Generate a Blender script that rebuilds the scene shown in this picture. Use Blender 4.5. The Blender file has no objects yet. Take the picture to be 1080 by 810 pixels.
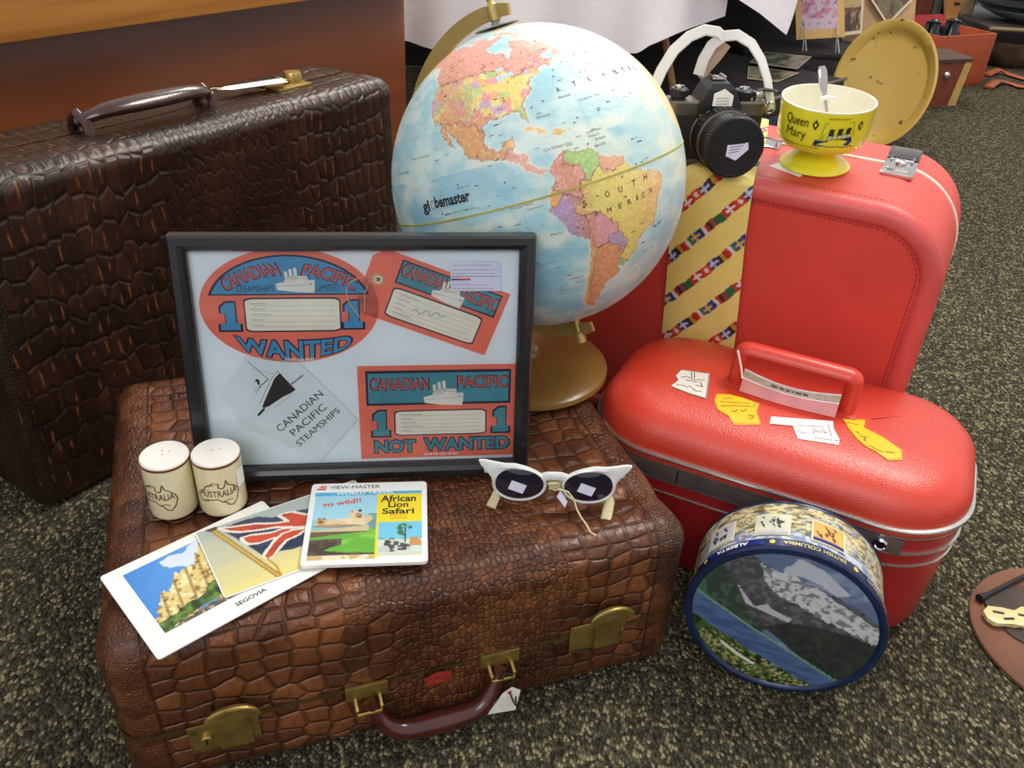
import bpy, bmesh, math, random
import numpy as np
from math import sin, cos, pi, radians, sqrt, tan, atan2
from mathutils import Matrix, Vector, Euler
from mathutils.geometry import tessellate_polygon
random.seed(7); rng = np.random.RandomState(5)
SC = bpy.context.scene
COL = SC.collection

# ------------------------------------------------------------------ colour / materials
def s2l(c): return c/12.92 if c <= .04045 else ((c+.055)/1.055)**2.4
def rgb(*c):
    if len(c) == 1: c = c[0]
    return tuple(s2l(v/255) for v in c)+(1.0,)
def s2l_np(a):
    a = np.clip(a, 0, 1); return np.where(a <= .04045, a/12.92, ((a+.055)/1.055)**2.4)

def newmat(name):
    m = bpy.data.materials.new(name); m.use_nodes = True
    nt = m.node_tree; b = nt.nodes['Principled BSDF']
    return m, nt, b
def sock(b, **kw):
    for k, v in kw.items():
        k = k.replace('_', ' ')
        b.inputs[k].default_value = v
def ramp(nt, pts, interp='LINEAR'):
    r = nt.nodes.new('ShaderNodeValToRGB'); e = r.color_ramp.elements
    r.color_ramp.interpolation = interp
    while len(e) < len(pts): e.new(.5)
    for i, (p, c) in enumerate(pts):
        e[i].position = p; e[i].color = c
    return r
def mat(name, col, rough=.5, metal=0, var=.06, scale=40, bump=0, bscale=300, coat=0, trans=0, spec=.5, ior=1.45, sheen=0):
    """plain painted / moulded surface with a little procedural variation"""
    m, nt, b = newmat(name); N, Lk = nt.nodes, nt.links
    tc = N.new('ShaderNodeTexCoord'); nz = N.new('ShaderNodeTexNoise'); nz.inputs['Scale'].default_value = scale
    nz.inputs['Detail'].default_value = 4
    Lk.new(tc.outputs['Object'], nz.inputs['Vector'])
    c = rgb(*col)
    lo = tuple(max(0, v*(1-var*2)) for v in c[:3])+(1,); hi = tuple(min(1, v*(1+var*2)) for v in c[:3])+(1,)
    r = ramp(nt, [(.3, lo), (.7, hi)]); Lk.new(nz.outputs['Fac'], r.inputs['Fac']); Lk.new(r.outputs['Color'], b.inputs['Base Color'])
    sock(b, Roughness=rough, Metallic=metal, IOR=ior)
    b.inputs['Coat Weight'].default_value = coat; b.inputs['Coat Roughness'].default_value = .15
    b.inputs['Transmission Weight'].default_value = trans
    b.inputs['Specular IOR Level'].default_value = spec
    b.inputs['Sheen Weight'].default_value = sheen
    if bump:
        n2 = N.new('ShaderNodeTexNoise'); n2.inputs['Scale'].default_value = bscale; n2.inputs['Detail'].default_value = 3
        Lk.new(tc.outputs['Object'], n2.inputs['Vector'])
        bp = N.new('ShaderNodeBump'); bp.inputs['Strength'].default_value = bump; bp.inputs['Distance'].default_value = .001
        Lk.new(n2.outputs['Fac'], bp.inputs['Height']); Lk.new(bp.outputs['Normal'], b.inputs['Normal'])
    return m
def painted(name, rough=.5, bump=0, bscale=400, coat=0, spec=.5):
    """printed surface: ink colours stored on the mesh, fine paper grain from noise"""
    m, nt, b = newmat(name); N, Lk = nt.nodes, nt.links
    a = N.new('ShaderNodeAttribute'); a.attribute_name = 'Col'
    tc = N.new('ShaderNodeTexCoord'); nz = N.new('ShaderNodeTexNoise'); nz.inputs['Scale'].default_value = 900
    Lk.new(tc.outputs['Object'], nz.inputs['Vector'])
    mx = N.new('ShaderNodeMix'); mx.data_type = 'RGBA'; mx.blend_type = 'MULTIPLY'; mx.inputs['Factor'].default_value = .25
    r = ramp(nt, [(.3, (.7, .7, .7, 1)), (.7, (1, 1, 1, 1))]); Lk.new(nz.outputs['Fac'], r.inputs['Fac'])
    Lk.new(a.outputs['Color'], mx.inputs[6]); Lk.new(r.outputs['Color'], mx.inputs[7]); Lk.new(mx.outputs[2], b.inputs['Base Color'])
    sock(b, Roughness=rough); b.inputs['Coat Weight'].default_value = coat; b.inputs['Coat Roughness'].default_value = .08
    b.inputs['Specular IOR Level'].default_value = spec
    if bump:
        n2 = N.new('ShaderNodeTexNoise'); n2.inputs['Scale'].default_value = bscale; n2.inputs['Detail'].default_value = 5
        Lk.new(tc.outputs['Object'], n2.inputs['Vector'])
        bp = N.new('ShaderNodeBump'); bp.inputs['Strength'].default_value = bump; bp.inputs['Distance'].default_value = .002
        Lk.new(n2.outputs['Fac'], bp.inputs['Height']); Lk.new(bp.outputs['Normal'], b.inputs['Normal'])
    return m

def math_node(nt, op, a, b=None, c=None, clamp=False):
    n = nt.nodes.new('ShaderNodeMath'); n.operation = op; n.use_clamp = clamp
    for i, v in enumerate((a, b, c)):
        if v is None: continue
        if isinstance(v, (int, float)): n.inputs[i].default_value = v
        else: nt.links.new(v, n.inputs[i])
    return n.outputs[0]
def maprange(nt, v, a, b, c=0, d=1, smooth=True):
    n = nt.nodes.new('ShaderNodeMapRange'); n.interpolation_type = 'SMOOTHSTEP' if smooth else 'LINEAR'
    nt.links.new(v, n.inputs['Value'])
    for i, x in enumerate((a, b, c, d)): n.inputs[i+1].default_value = x
    return n.outputs[0]
def mixf(nt, f, a, b):
    n = nt.nodes.new('ShaderNodeMix'); n.data_type = 'FLOAT'
    for k, v in ((0, f), (2, a), (3, b)):
        if isinstance(v, (int, float)): n.inputs[k].default_value = v
        else: nt.links.new(v, n.inputs[k])
    return n.outputs[0]
def mixc(nt, f, a, b, mode='MIX'):
    n = nt.nodes.new('ShaderNodeMix'); n.data_type = 'RGBA'; n.blend_type = mode
    for k, v in ((0, f), (6, a), (7, b)):
        if isinstance(v, (int, float, tuple)): n.inputs[k].default_value = v
        else: nt.links.new(v, n.inputs[k])
    return n.outputs[2]

def crocodile(name, L, center, big, small, cols, band=.035, rough=.32, strength=1.0, hilite=None):
    """embossed crocodile hide in the UV sheet (metres): rows of belly scutes towards both ends,
    small flank scales in the middle, pebbly stitched bands along the ends"""
    m, nt, b = newmat(name); N, Lk = nt.nodes, nt.links
    uv = N.new('ShaderNodeUVMap'); uv.uv_map = 'UVMap'
    sep = N.new('ShaderNodeSeparateXYZ'); Lk.new(uv.outputs['UV'], sep.inputs[0])
    s, t = sep.outputs[0], sep.outputs[1]
    def warp(scale, amt, src):
        nz = N.new('ShaderNodeTexNoise'); nz.inputs['Scale'].default_value = scale; nz.inputs['Detail'].default_value = 2
        Lk.new(uv.outputs['UV'], nz.inputs['Vector'])
        sub = N.new('ShaderNodeVectorMath'); sub.operation = 'SUBTRACT'; sub.inputs[1].default_value = (.5, .5, .5); Lk.new(nz.outputs['Color'], sub.inputs[0])
        off = N.new('ShaderNodeVectorMath'); off.operation = 'MULTIPLY'; off.inputs[1].default_value = amt; Lk.new(sub.outputs[0], off.inputs[0])
        add = N.new('ShaderNodeVectorMath'); add.operation = 'ADD'; Lk.new(src, add.inputs[0]); Lk.new(off.outputs[0], add.inputs[1]); return add.outputs[0]
    co = warp(6, (.02, .05, 0), uv.outputs['UV']); co = warp(60, (.004, .004, 0), co)
    def cells(sz, rnd):
        mp = N.new('ShaderNodeMapping'); mp.inputs['Scale'].default_value = (1/sz[0], 1/sz[1], 1); Lk.new(co, mp.inputs['Vector'])
        v = N.new('ShaderNodeTexVoronoi'); v.voronoi_dimensions = '2D'; v.feature = 'DISTANCE_TO_EDGE'; v.inputs['Scale'].default_value = 1; v.inputs['Randomness'].default_value = rnd
        Lk.new(mp.outputs[0], v.inputs['Vector'])
        v2 = N.new('ShaderNodeTexVoronoi'); v2.voronoi_dimensions = '2D'; v2.inputs['Scale'].default_value = 1; v2.inputs['Randomness'].default_value = rnd
        Lk.new(mp.outputs[0], v2.inputs['Vector'])
        loc = N.new('ShaderNodeVectorMath'); loc.operation = 'SUBTRACT'; Lk.new(mp.outputs[0], loc.inputs[0]); Lk.new(v2.outputs['Position'], loc.inputs[1])
        sl = N.new('ShaderNodeSeparateXYZ'); Lk.new(loc.outputs[0], sl.inputs[0])
        return v.outputs['Distance'], v2.outputs['Color'], sl
    dB, cB, lB = cells(big, .42); dS, cS, lS = cells(small, .7); dP, cP, lP = cells((.0042, .0042), 1)
    a = math_node(nt, 'ABSOLUTE', math_node(nt, 'SUBTRACT', s, center))
    nz2 = N.new('ShaderNodeTexNoise'); nz2.inputs['Scale'].default_value = 12; Lk.new(uv.outputs['UV'], nz2.inputs['Vector'])
    a2 = math_node(nt, 'ADD', a, math_node(nt, 'MULTIPLY', math_node(nt, 'SUBTRACT', nz2.outputs['Fac'], .5), .14))
    kbig = maprange(nt, a2, L*.13, L*.19)
    e = math_node(nt, 'MINIMUM', s, math_node(nt, 'SUBTRACT', L, s))
    kband = maprange(nt, e, band, band+.0006, 1, 0)
    groove = math_node(nt, 'ABSOLUTE', math_node(nt, 'SUBTRACT', e, band)); gr = maprange(nt, groove, .0006, .0018, 1, 0)
    hB = maprange(nt, dB, .0, .14); hS = maprange(nt, dS, 0, .22); hP = maprange(nt, dP, 0, .4)
    h = mixf(nt, kbig, math_node(nt, 'MULTIPLY', hS, .55), hB)
    h = mixf(nt, kband, h, math_node(nt, 'MULTIPLY', hP, .3))
    # upright slit in each scute, and fine wrinkles
    sx = maprange(nt, math_node(nt, 'ABSOLUTE', lB.outputs[0]), .0, .09, 1, 0); sy = maprange(nt, math_node(nt, 'ABSOLUTE', lB.outputs[1]), .12, .32, 1, 0)
    slit = math_node(nt, 'MULTIPLY', math_node(nt, 'MULTIPLY', sx, sy), kbig)
    slit = math_node(nt, 'MULTIPLY', slit, maprange(nt, nz2.outputs['Fac'], .42, .52))
    dome = math_node(nt, 'MULTIPLY', math_node(nt, 'MULTIPLY', maprange(nt, dB, 0, .5), kbig), .5)
    wr = N.new('ShaderNodeTexNoise'); wr.inputs['Scale'].default_value = 130; wr.inputs['Detail'].default_value = 4; Lk.new(co, wr.inputs['Vector'])
    h2 = math_node(nt, 'ADD', math_node(nt, 'ADD', h, dome), math_node(nt, 'MULTIPLY', wr.outputs['Fac'], .4))
    h2 = math_node(nt, 'SUBTRACT', h2, math_node(nt, 'MULTIPLY', gr, .5)); h2 = math_node(nt, 'SUBTRACT', h2, math_node(nt, 'MULTIPLY', slit, .3))
    bp = N.new('ShaderNodeBump'); bp.inputs['Strength'].default_value = strength; bp.inputs['Distance'].default_value = .0026
    Lk.new(h2, bp.inputs['Height']); Lk.new(bp.outputs['Normal'], b.inputs['Normal'])
    dark, mid, lite, crease = [rgb(*c) for c in cols]
    sepc = N.new('ShaderNodeSeparateColor'); Lk.new(mixc(nt, kbig, cS, cB), sepc.inputs[0])
    nz3 = N.new('ShaderNodeTexNoise'); nz3.inputs['Scale'].default_value = 9; nz3.inputs['Detail'].default_value = 6; Lk.new(uv.outputs['UV'], nz3.inputs['Vector'])
    f = math_node(nt, 'ADD', math_node(nt, 'MULTIPLY', sepc.outputs[0], .22), math_node(nt, 'MULTIPLY', nz3.outputs['Fac'], .95))
    cr = ramp(nt, [(.35, dark), (.6, mid), (.85, lite)]); Lk.new(f, cr.inputs['Fac'])
    edge = math_node(nt, 'SUBTRACT', 1, h, clamp=True)
    c1 = mixc(nt, math_node(nt, 'MULTIPLY', edge, .38), cr.outputs['Color'], crease)
    c1 = mixc(nt, math_node(nt, 'MULTIPLY', slit, .18), c1, crease)
    c1 = mixc(nt, math_node(nt, 'MULTIPLY', gr, .6), c1, dark)
    if hilite:     # highlight streaks painted in tan on one side of the big scutes
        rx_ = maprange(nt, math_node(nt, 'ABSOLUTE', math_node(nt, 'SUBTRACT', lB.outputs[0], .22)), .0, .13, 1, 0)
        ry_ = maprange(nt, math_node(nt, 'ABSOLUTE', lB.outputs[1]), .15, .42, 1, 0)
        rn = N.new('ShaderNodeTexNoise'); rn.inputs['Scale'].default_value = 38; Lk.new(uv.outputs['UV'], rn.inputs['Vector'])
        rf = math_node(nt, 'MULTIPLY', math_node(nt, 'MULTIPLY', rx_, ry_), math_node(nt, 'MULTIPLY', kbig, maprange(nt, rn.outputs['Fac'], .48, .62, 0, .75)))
        c1 = mixc(nt, rf, c1, rgb(*hilite))
    Lk.new(c1, b.inputs['Base Color'])
    rr = math_node(nt, 'ADD', rough, math_node(nt, 'MULTIPLY', wr.outputs['Fac'], .16)); Lk.new(rr, b.inputs['Roughness'])
    b.inputs['Coat Weight'].default_value = .22; b.inputs['Coat Roughness'].default_value = .28
    b.inputs['Specular IOR Level'].default_value = .5; b.inputs['Specular Tint'].default_value = (1, .86, .72, 1)
    return m

def carpet_mat():
    m, nt, b = newmat('carpet loops'); N, Lk = nt.nodes, nt.links
    tc = N.new('ShaderNodeTexCoord'); mp = N.new('ShaderNodeMapping'); mp.inputs['Scale'].default_value = (330, 215, 200)
    mp.inputs['Rotation'].default_value = (0, 0, .5)
    Lk.new(tc.outputs['Object'], mp.inputs['Vector'])
    v = N.new('ShaderNodeTexVoronoi'); v.voronoi_dimensions = '2D'; v.inputs['Scale'].default_value = 1; Lk.new(mp.outputs[0], v.inputs['Vector'])
    sp = N.new('ShaderNodeSeparateColor'); Lk.new(v.outputs['Color'], sp.inputs[0])
    nz = N.new('ShaderNodeTexNoise'); nz.inputs['Scale'].default_value = 55; nz.inputs['Detail'].default_value = 2; Lk.new(tc.outputs['Object'], nz.inputs['Vector'])
    f = math_node(nt, 'ADD', math_node(nt, 'MULTIPLY', sp.outputs[0], .8), math_node(nt, 'MULTIPLY', nz.outputs['Fac'], .35))
    r = ramp(nt, [(.1, rgb(48, 46, 37)), (.5, rgb(74, 70, 56)), (.78, rgb(98, 92, 71)), (.95, rgb(160, 148, 112))]); Lk.new(f, r.inputs['Fac'])
    ed = maprange(nt, v.outputs['Distance'], .25, .8, 1, .35)
    c = mixc(nt, 1.0, r.outputs['Color'], (1, 1, 1, 1), 'MULTIPLY')
    cmb = N.new('ShaderNodeCombineColor')
    for i in range(3): Lk.new(ed, cmb.inputs[i])
    c = mixc(nt, 1.0, r.outputs['Color'], cmb.outputs[0], 'MULTIPLY')
    Lk.new(c, b.inputs['Base Color']); sock(b, Roughness=.95); b.inputs['Specular IOR Level'].default_value = .1
    bp = N.new('ShaderNodeBump'); bp.inputs['Strength'].default_value = 1; bp.inputs['Distance'].default_value = .003
    Lk.new(math_node(nt, 'SUBTRACT', 1, v.outputs['Distance']), bp.inputs['Height']); Lk.new(bp.outputs['Normal'], b.inputs['Normal'])
    return m
def wood_mat(name, c1, c2, scale=(2, 30, 30), rough=.4, coat=.2, rot=(0, 0, 0), knots=None):
    m, nt, b = newmat(name); N, Lk = nt.nodes, nt.links
    tc = N.new('ShaderNodeTexCoord'); mp = N.new('ShaderNodeMapping'); mp.inputs['Scale'].default_value = scale; mp.inputs['Rotation'].default_value = rot
    Lk.new(tc.outputs['Object'], mp.inputs['Vector'])
    nz = N.new('ShaderNodeTexNoise'); nz.inputs['Scale'].default_value = 1; nz.inputs['Detail'].default_value = 7; nz.inputs['Distortion'].default_value = .6
    Lk.new(mp.outputs[0], nz.inputs['Vector'])
    r = ramp(nt, [(.3, rgb(*c1)), (.7, rgb(*c2))]); Lk.new(nz.outputs['Fac'], r.inputs['Fac'])
    out = r.outputs['Color']
    if knots:
        n2 = N.new('ShaderNodeTexNoise'); n2.inputs['Scale'].default_value = 28; n2.inputs['Detail'].default_value = 3; Lk.new(tc.outputs['Object'], n2.inputs['Vector'])
        out = mixc(nt, maprange(nt, n2.outputs['Fac'], .63, .7), out, rgb(*knots))
    Lk.new(out, b.inputs['Base Color']); sock(b, Roughness=rough); b.inputs['Coat Weight'].default_value = coat; b.inputs['Coat Roughness'].default_value = .2
    return m
def vinyl(name, col, rough=.38, bump=.35, bscale=700, var=.05, coat=.15):
    """grained luggage vinyl"""
    m, nt, b = newmat(name); N, Lk = nt.nodes, nt.links
    tc = N.new('ShaderNodeTexCoord'); v = N.new('ShaderNodeTexVoronoi'); v.inputs['Scale'].default_value = bscale; Lk.new(tc.outputs['Object'], v.inputs['Vector'])
    nz = N.new('ShaderNodeTexNoise'); nz.inputs['Scale'].default_value = 12; nz.inputs['Detail'].default_value = 4; Lk.new(tc.outputs['Object'], nz.inputs['Vector'])
    c = rgb(*col); r = ramp(nt, [(.3, tuple(x*(1-var*2) for x in c[:3])+(1,)), (.7, tuple(min(1, x*(1+var*2)) for x in c[:3])+(1,))])
    Lk.new(nz.outputs['Fac'], r.inputs['Fac']); Lk.new(r.outputs['Color'], b.inputs['Base Color'])
    bp = N.new('ShaderNodeBump'); bp.inputs['Strength'].default_value = bump; bp.inputs['Distance'].default_value = .0008
    Lk.new(v.outputs['Distance'], bp.inputs['Height']); Lk.new(bp.outputs['Normal'], b.inputs['Normal'])
    sock(b, Roughness=rough); b.inputs['Coat Weight'].default_value = coat; b.inputs['Coat Roughness'].default_value = .3
    return m
def glass_pane(name):
    m = bpy.data.materials.new(name); m.use_nodes = True; nt = m.node_tree; nt.nodes.clear()
    o = nt.nodes.new('ShaderNodeOutputMaterial'); t = nt.nodes.new('ShaderNodeBsdfTransparent'); g = nt.nodes.new('ShaderNodeBsdfGlossy'); g.inputs['Roughness'].default_value = .02
    t.inputs['Color'].default_value = (.97, .99, 1, 1)
    mx = nt.nodes.new('ShaderNodeMixShader'); fr = nt.nodes.new('ShaderNodeFresnel'); fr.inputs['IOR'].default_value = 1.45
    nt.links.new(fr.outputs[0], mx.inputs[0]); nt.links.new(t.outputs[0], mx.inputs[1]); nt.links.new(g.outputs[0], mx.inputs[2]); nt.links.new(mx.outputs[0], o.inputs[0])
    return m

# ------------------------------------------------------------------ mesh building
class MB:
    def __init__(s): s.v = []; s.f = []; s.m = []; s.mats = []; s.uv = {}
    def mi(s, m):
        if m not in s.mats: s.mats.append(m)
        return s.mats.index(m)
    def add(s, v, f, m, M=None):
        o = len(s.v); k = s.mi(m)
        if M is not None: v = [tuple(M @ Vector(p)) for p in v]
        s.v += [tuple(p) for p in v]; s.f += [tuple(i+o for i in q) for q in f]; s.m += [k]*len(f)
        return s
    def box(s, a, b, m, M=None, bev=0):
        if bev:
            bm = bmesh.new(); bmesh.ops.create_cube(bm, size=1)
            for v in bm.verts: v.co = Vector([(a[i]+b[i])/2+v.co[i]*(b[i]-a[i]) for i in range(3)])
            bmesh.ops.bevel(bm, geom=bm.edges[:], offset=bev, segments=2, affect='EDGES', profile=.6)
            bm.verts.index_update()
            vs = [tuple(v.co) for v in bm.verts]; fs = [[v.index for v in f.verts] for f in bm.faces]; bm.free()
            return s.add(vs, fs, m, M)
        x0, y0, z0 = a; x1, y1, z1 = b
        v = [(x0, y0, z0), (x1, y0, z0), (x1, y1, z0), (x0, y1, z0), (x0, y0, z1), (x1, y0, z1), (x1, y1, z1), (x0, y1, z1)]
        return s.add(v, [(3, 2, 1, 0), (4, 5, 6, 7), (0, 1, 5, 4), (1, 2, 6, 5), (2, 3, 7, 6), (3, 0, 4, 7)], m, M)
    def rings(s, R, m, closed=True, cap0=True, cap1=True, M=None, closeprof=False):
        n = len(R[0]); v = [p for r in R for p in r]; f = []
        rows = len(R) if closeprof else len(R)-1
        for i in range(rows):
            i2 = (i+1) % len(R)
            for j in range(n if closed else n-1):
                j2 = (j+1) % n
                f.append((i*n+j, i*n+j2, i2*n+j2, i2*n+j))
        if cap0 and not closeprof: f.append(tuple(range(n-1, -1, -1)))
        if cap1 and not closeprof: f.append(tuple(range((len(R)-1)*n, len(R)*n)))
        return s.add(v, f, m, M)
    def lathe(s, prof, m, n=48, M=None, cap0=True, cap1=True):
        return s.rings([[(r*cos(2*pi*k/n), r*sin(2*pi*k/n), z) for k in range(n)] for r, z in prof], m, True, cap0, cap1, M)
    def tube(s, path, r, m, n=10, M=None, closed=False, flat=None, up=(0, 0, 1)):
        """tube along points; r number or list; flat=(a,b) elliptical section"""
        P = [Vector(p) for p in path]; R = []
        N_ = len(P); nrm = None
        for i, p in enumerate(P):
            a = P[(i-1) % N_] if closed or i > 0 else P[0]; b = P[(i+1) % N_] if closed or i < N_-1 else P[-1]
            t = (b-a).normalized(); x = t.cross(Vector(up))
            if x.length < 1e-4: x = t.cross(Vector((1, 0, 0)))
            x.normalize(); y = x.cross(t)
            rr = r[i] if isinstance(r, (list, tuple)) else r
            fa, fb = flat if flat else (1, 1)
            R.append([tuple(p + x*(rr*fa*cos(2*pi*k/n)) + y*(rr*fb*sin(2*pi*k/n))) for k in range(n)])
        return s.rings(R, m, True, not closed, not closed, M, closeprof=closed)
    def build(s, name, parent=None, smooth=True, ang=35):
        me = bpy.data.meshes.new(name); me.from_pydata(s.v, [], s.f); 
        for m in s.mats: me.materials.append(m)
        me.polygons.foreach_set('material_index', s.m)
        me.update(calc_edges=True)
        bm = bmesh.new(); bm.from_mesh(me); bmesh.ops.recalc_face_normals(bm, faces=bm.faces[:]); bm.to_mesh(me); bm.free()
        if smooth:
            me.polygons.foreach_set('use_smooth', [True]*len(me.polygons)); me.set_sharp_from_angle(angle=radians(ang))
        o = bpy.data.objects.new(name, me); COL.objects.link(o)
        if parent: o.parent = parent
        return o
def empty(name, loc, rz=0, label=None, cat=None, group=None, M=None, parent=None):
    o = bpy.data.objects.new(name, None); COL.objects.link(o); o.empty_display_size = .05
    if M is not None: o.matrix_world = M
    else: o.location = loc; o.rotation_euler = (0, 0, rz)
    if parent: o.parent = parent
    tag(o, label, cat, group); return o
def tag(o, label=None, cat=None, group=None, kind=None):
    if label: o['label'] = label
    if cat: o['category'] = cat
    if group: o['group'] = group
    if kind: o['kind'] = kind
    return o
def frame_mat(o, yaw, lean=0):
    """u along the front, v to the back, w up; positive lean tips the top backwards"""
    u = Vector((cos(yaw), sin(yaw), 0)); v = Vector((-sin(yaw), cos(yaw), 0)); w = Vector((0, 0, 1))
    w2 = w*cos(lean)+v*sin(lean); v2 = v*cos(lean)-w*sin(lean)
    M = Matrix(((u.x, v2.x, w2.x, o[0]), (u.y, v2.y, w2.y, o[1]), (u.z, v2.z, w2.z, o[2]), (0, 0, 0, 1)))
    return M
# rounded-rectangle outline in 2D
def rrect(x0, x1, y0, y1, r, n=8, sub=0):
    r = max(1e-4, min(r, (x1-x0)/2-1e-5, (y1-y0)/2-1e-5)); p = []
    for cx, cy, a0 in ((x1-r, y0+r, -pi/2), (x1-r, y1-r, 0), (x0+r, y1-r, pi/2), (x0+r, y0+r, pi)):
        for k in range(n+1):
            t = a0+pi/2*k/n; p.append((cx+r*cos(t), cy+r*sin(t)))
    return p
def slab(mb, m, x0, x1, y0, y1, r, prof, to3, n=8, cap0=True, cap1=True):
    """stack of rounded rectangles; prof = [(inset, height)]; to3(x,y,h)"""
    R = []
    for ins, h in prof:
        R.append([to3(x, y, h) for x, y in rrect(x0+ins, x1-ins, y0+ins, y1-ins, max(r-ins, .002), n)])
    return mb.rings(R, m, True, cap0, cap1)
def rcube(L, W, H, r, step, zcut=None, disp=None, part=None):
    """rounded box as a dense grid; optionally only the part above/below zcut. returns verts, faces, uvs-per-face"""
    def axis(D):
        k = 5; a = [r-r*tan(pi/4*(1-i/k)) for i in range(k+1)]
        n = max(1, int((D-2*r)/step)); mid = [r+(D-2*r)*i/n for i in range(1, n)]
        return a+mid+[D-x for x in reversed(a)]
    X, Y, Z = axis(L), axis(W), axis(H)
    if zcut is not None:
        Z = sorted(Z+[zcut]) if min(abs(z-zcut) for z in Z) > 1e-6 else Z
    V = {}; verts = []; faces = []; uvs = []
    def idx(x, y, z):
        k = (round(x, 6), round(y, 6), round(z, 6))
        if k not in V:
            q = (min(max(x, r), L-r), min(max(y, r), W-r), min(max(z, r), H-r)); d = Vector((x-q[0], y-q[1], z-q[2]))
            if d.length > 1e-9: d = d.normalized()*r
            p = Vector(q)+d
            if zcut is not None and abs(z-zcut) < 1e-6: p.z = zcut
            if disp: p = disp(p, d.normalized() if d.length > 1e-9 else Vector((0, 0, 1)))
            V[k] = len(verts); verts.append(tuple(p))
        return V[k]
    def quad(pts, side):
        zc = sum(p[2] for p in pts)/4
        if part == 'top' and zc < zcut: return
        if part == 'bottom' and zc > zcut: return
        faces.append([idx(*p) for p in pts])
        u = []
        for x, y, z in pts:
            if side in ('top', 'bot'): u.append((x, y))
            elif side == 'front': u.append((x, y-(H-z)))
            elif side == 'back': u.append((x, y+(H-z)))
            elif side == 'left': u.append((x-(H-z)*.05+.002, y*1.0+z*.7))
            else: u.append((x+(H-z)*.05-.002, y*1.0+z*.7))
        uvs.append(u)
    for i in range(len(X)-1):
        for j in range(len(Y)-1):
            a, b, c, d = X[i], X[i+1], Y[j], Y[j+1]
            quad([(a, c, H), (b, c, H), (b, d, H), (a, d, H)], 'top'); quad([(a, d, 0), (b, d, 0), (b, c, 0), (a, c, 0)], 'bot')
        for k in range(len(Z)-1):
            a, b, c, d = X[i], X[i+1], Z[k], Z[k+1]
            quad([(a, 0, c), (b, 0, c), (b, 0, d), (a, 0, d)], 'front'); quad([(b, W, c), (a, W, c), (a, W, d), (b, W, d)], 'back')
    for j in range(len(Y)-1):
        for k in range(len(Z)-1):
            a, b, c, d = Y[j], Y[j+1], Z[k], Z[k+1]
            quad([(0, b, c), (0, a, c), (0, a, d), (0, b, d)], 'left'); quad([(L, a, c), (L, b, c), (L, b, d), (L, a, d)], 'right')
    return verts, faces, uvs
def build_uv(name, verts, faces, uvs, m, parent):
    me = bpy.data.meshes.new(name); me.from_pydata(verts, [], faces); me.materials.append(m)
    ul = me.uv_layers.new(name='UVMap'); flat = [c for u in uvs for p in u for c in p]
    ul.data.foreach_set('uv', flat); me.polygons.foreach_set('use_smooth', [True]*len(faces)); me.update()
    o = bpy.data.objects.new(name, me); COL.objects.link(o); o.parent = parent
    return o

# ------------------------------------------------------------------ printed matter
_tc = {}
def text_geo(body, bold=0, shear=0):
    k = (body, bold, shear)
    if k in _tc: return _tc[k]
    cu = bpy.data.curves.new('t', 'FONT'); cu.body = body; cu.size = 1; cu.offset = bold; cu.shear = shear; cu.resolution_u = 3
    cu.align_x = 'CENTER'; cu.align_y = 'CENTER'
    o = bpy.data.objects.new('t', cu); COL.objects.link(o)
    dg = bpy.context.evaluated_depsgraph_get(); me = o.evaluated_get(dg).to_mesh()
    v = [(p.co.x, p.co.y) for p in me.vertices]; f = [tuple(q.vertices) for q in me.polygons]
    o.evaluated_get(dg).to_mesh_clear(); bpy.data.objects.remove(o); bpy.data.curves.remove(cu)
    xs = [p[0] for p in v] or [0, 1]; ys = [p[1] for p in v] or [0, 1]
    cx, cy = (min(xs)+max(xs))/2, (min(ys)+max(ys))/2; w, h = max(xs)-min(xs), max(ys)-min(ys)
    v = [((a-cx)/w, (b-cy)/h) for a, b in v]
    _tc[k] = (v, f); return _tc[k]
LAY = .00012
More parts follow.
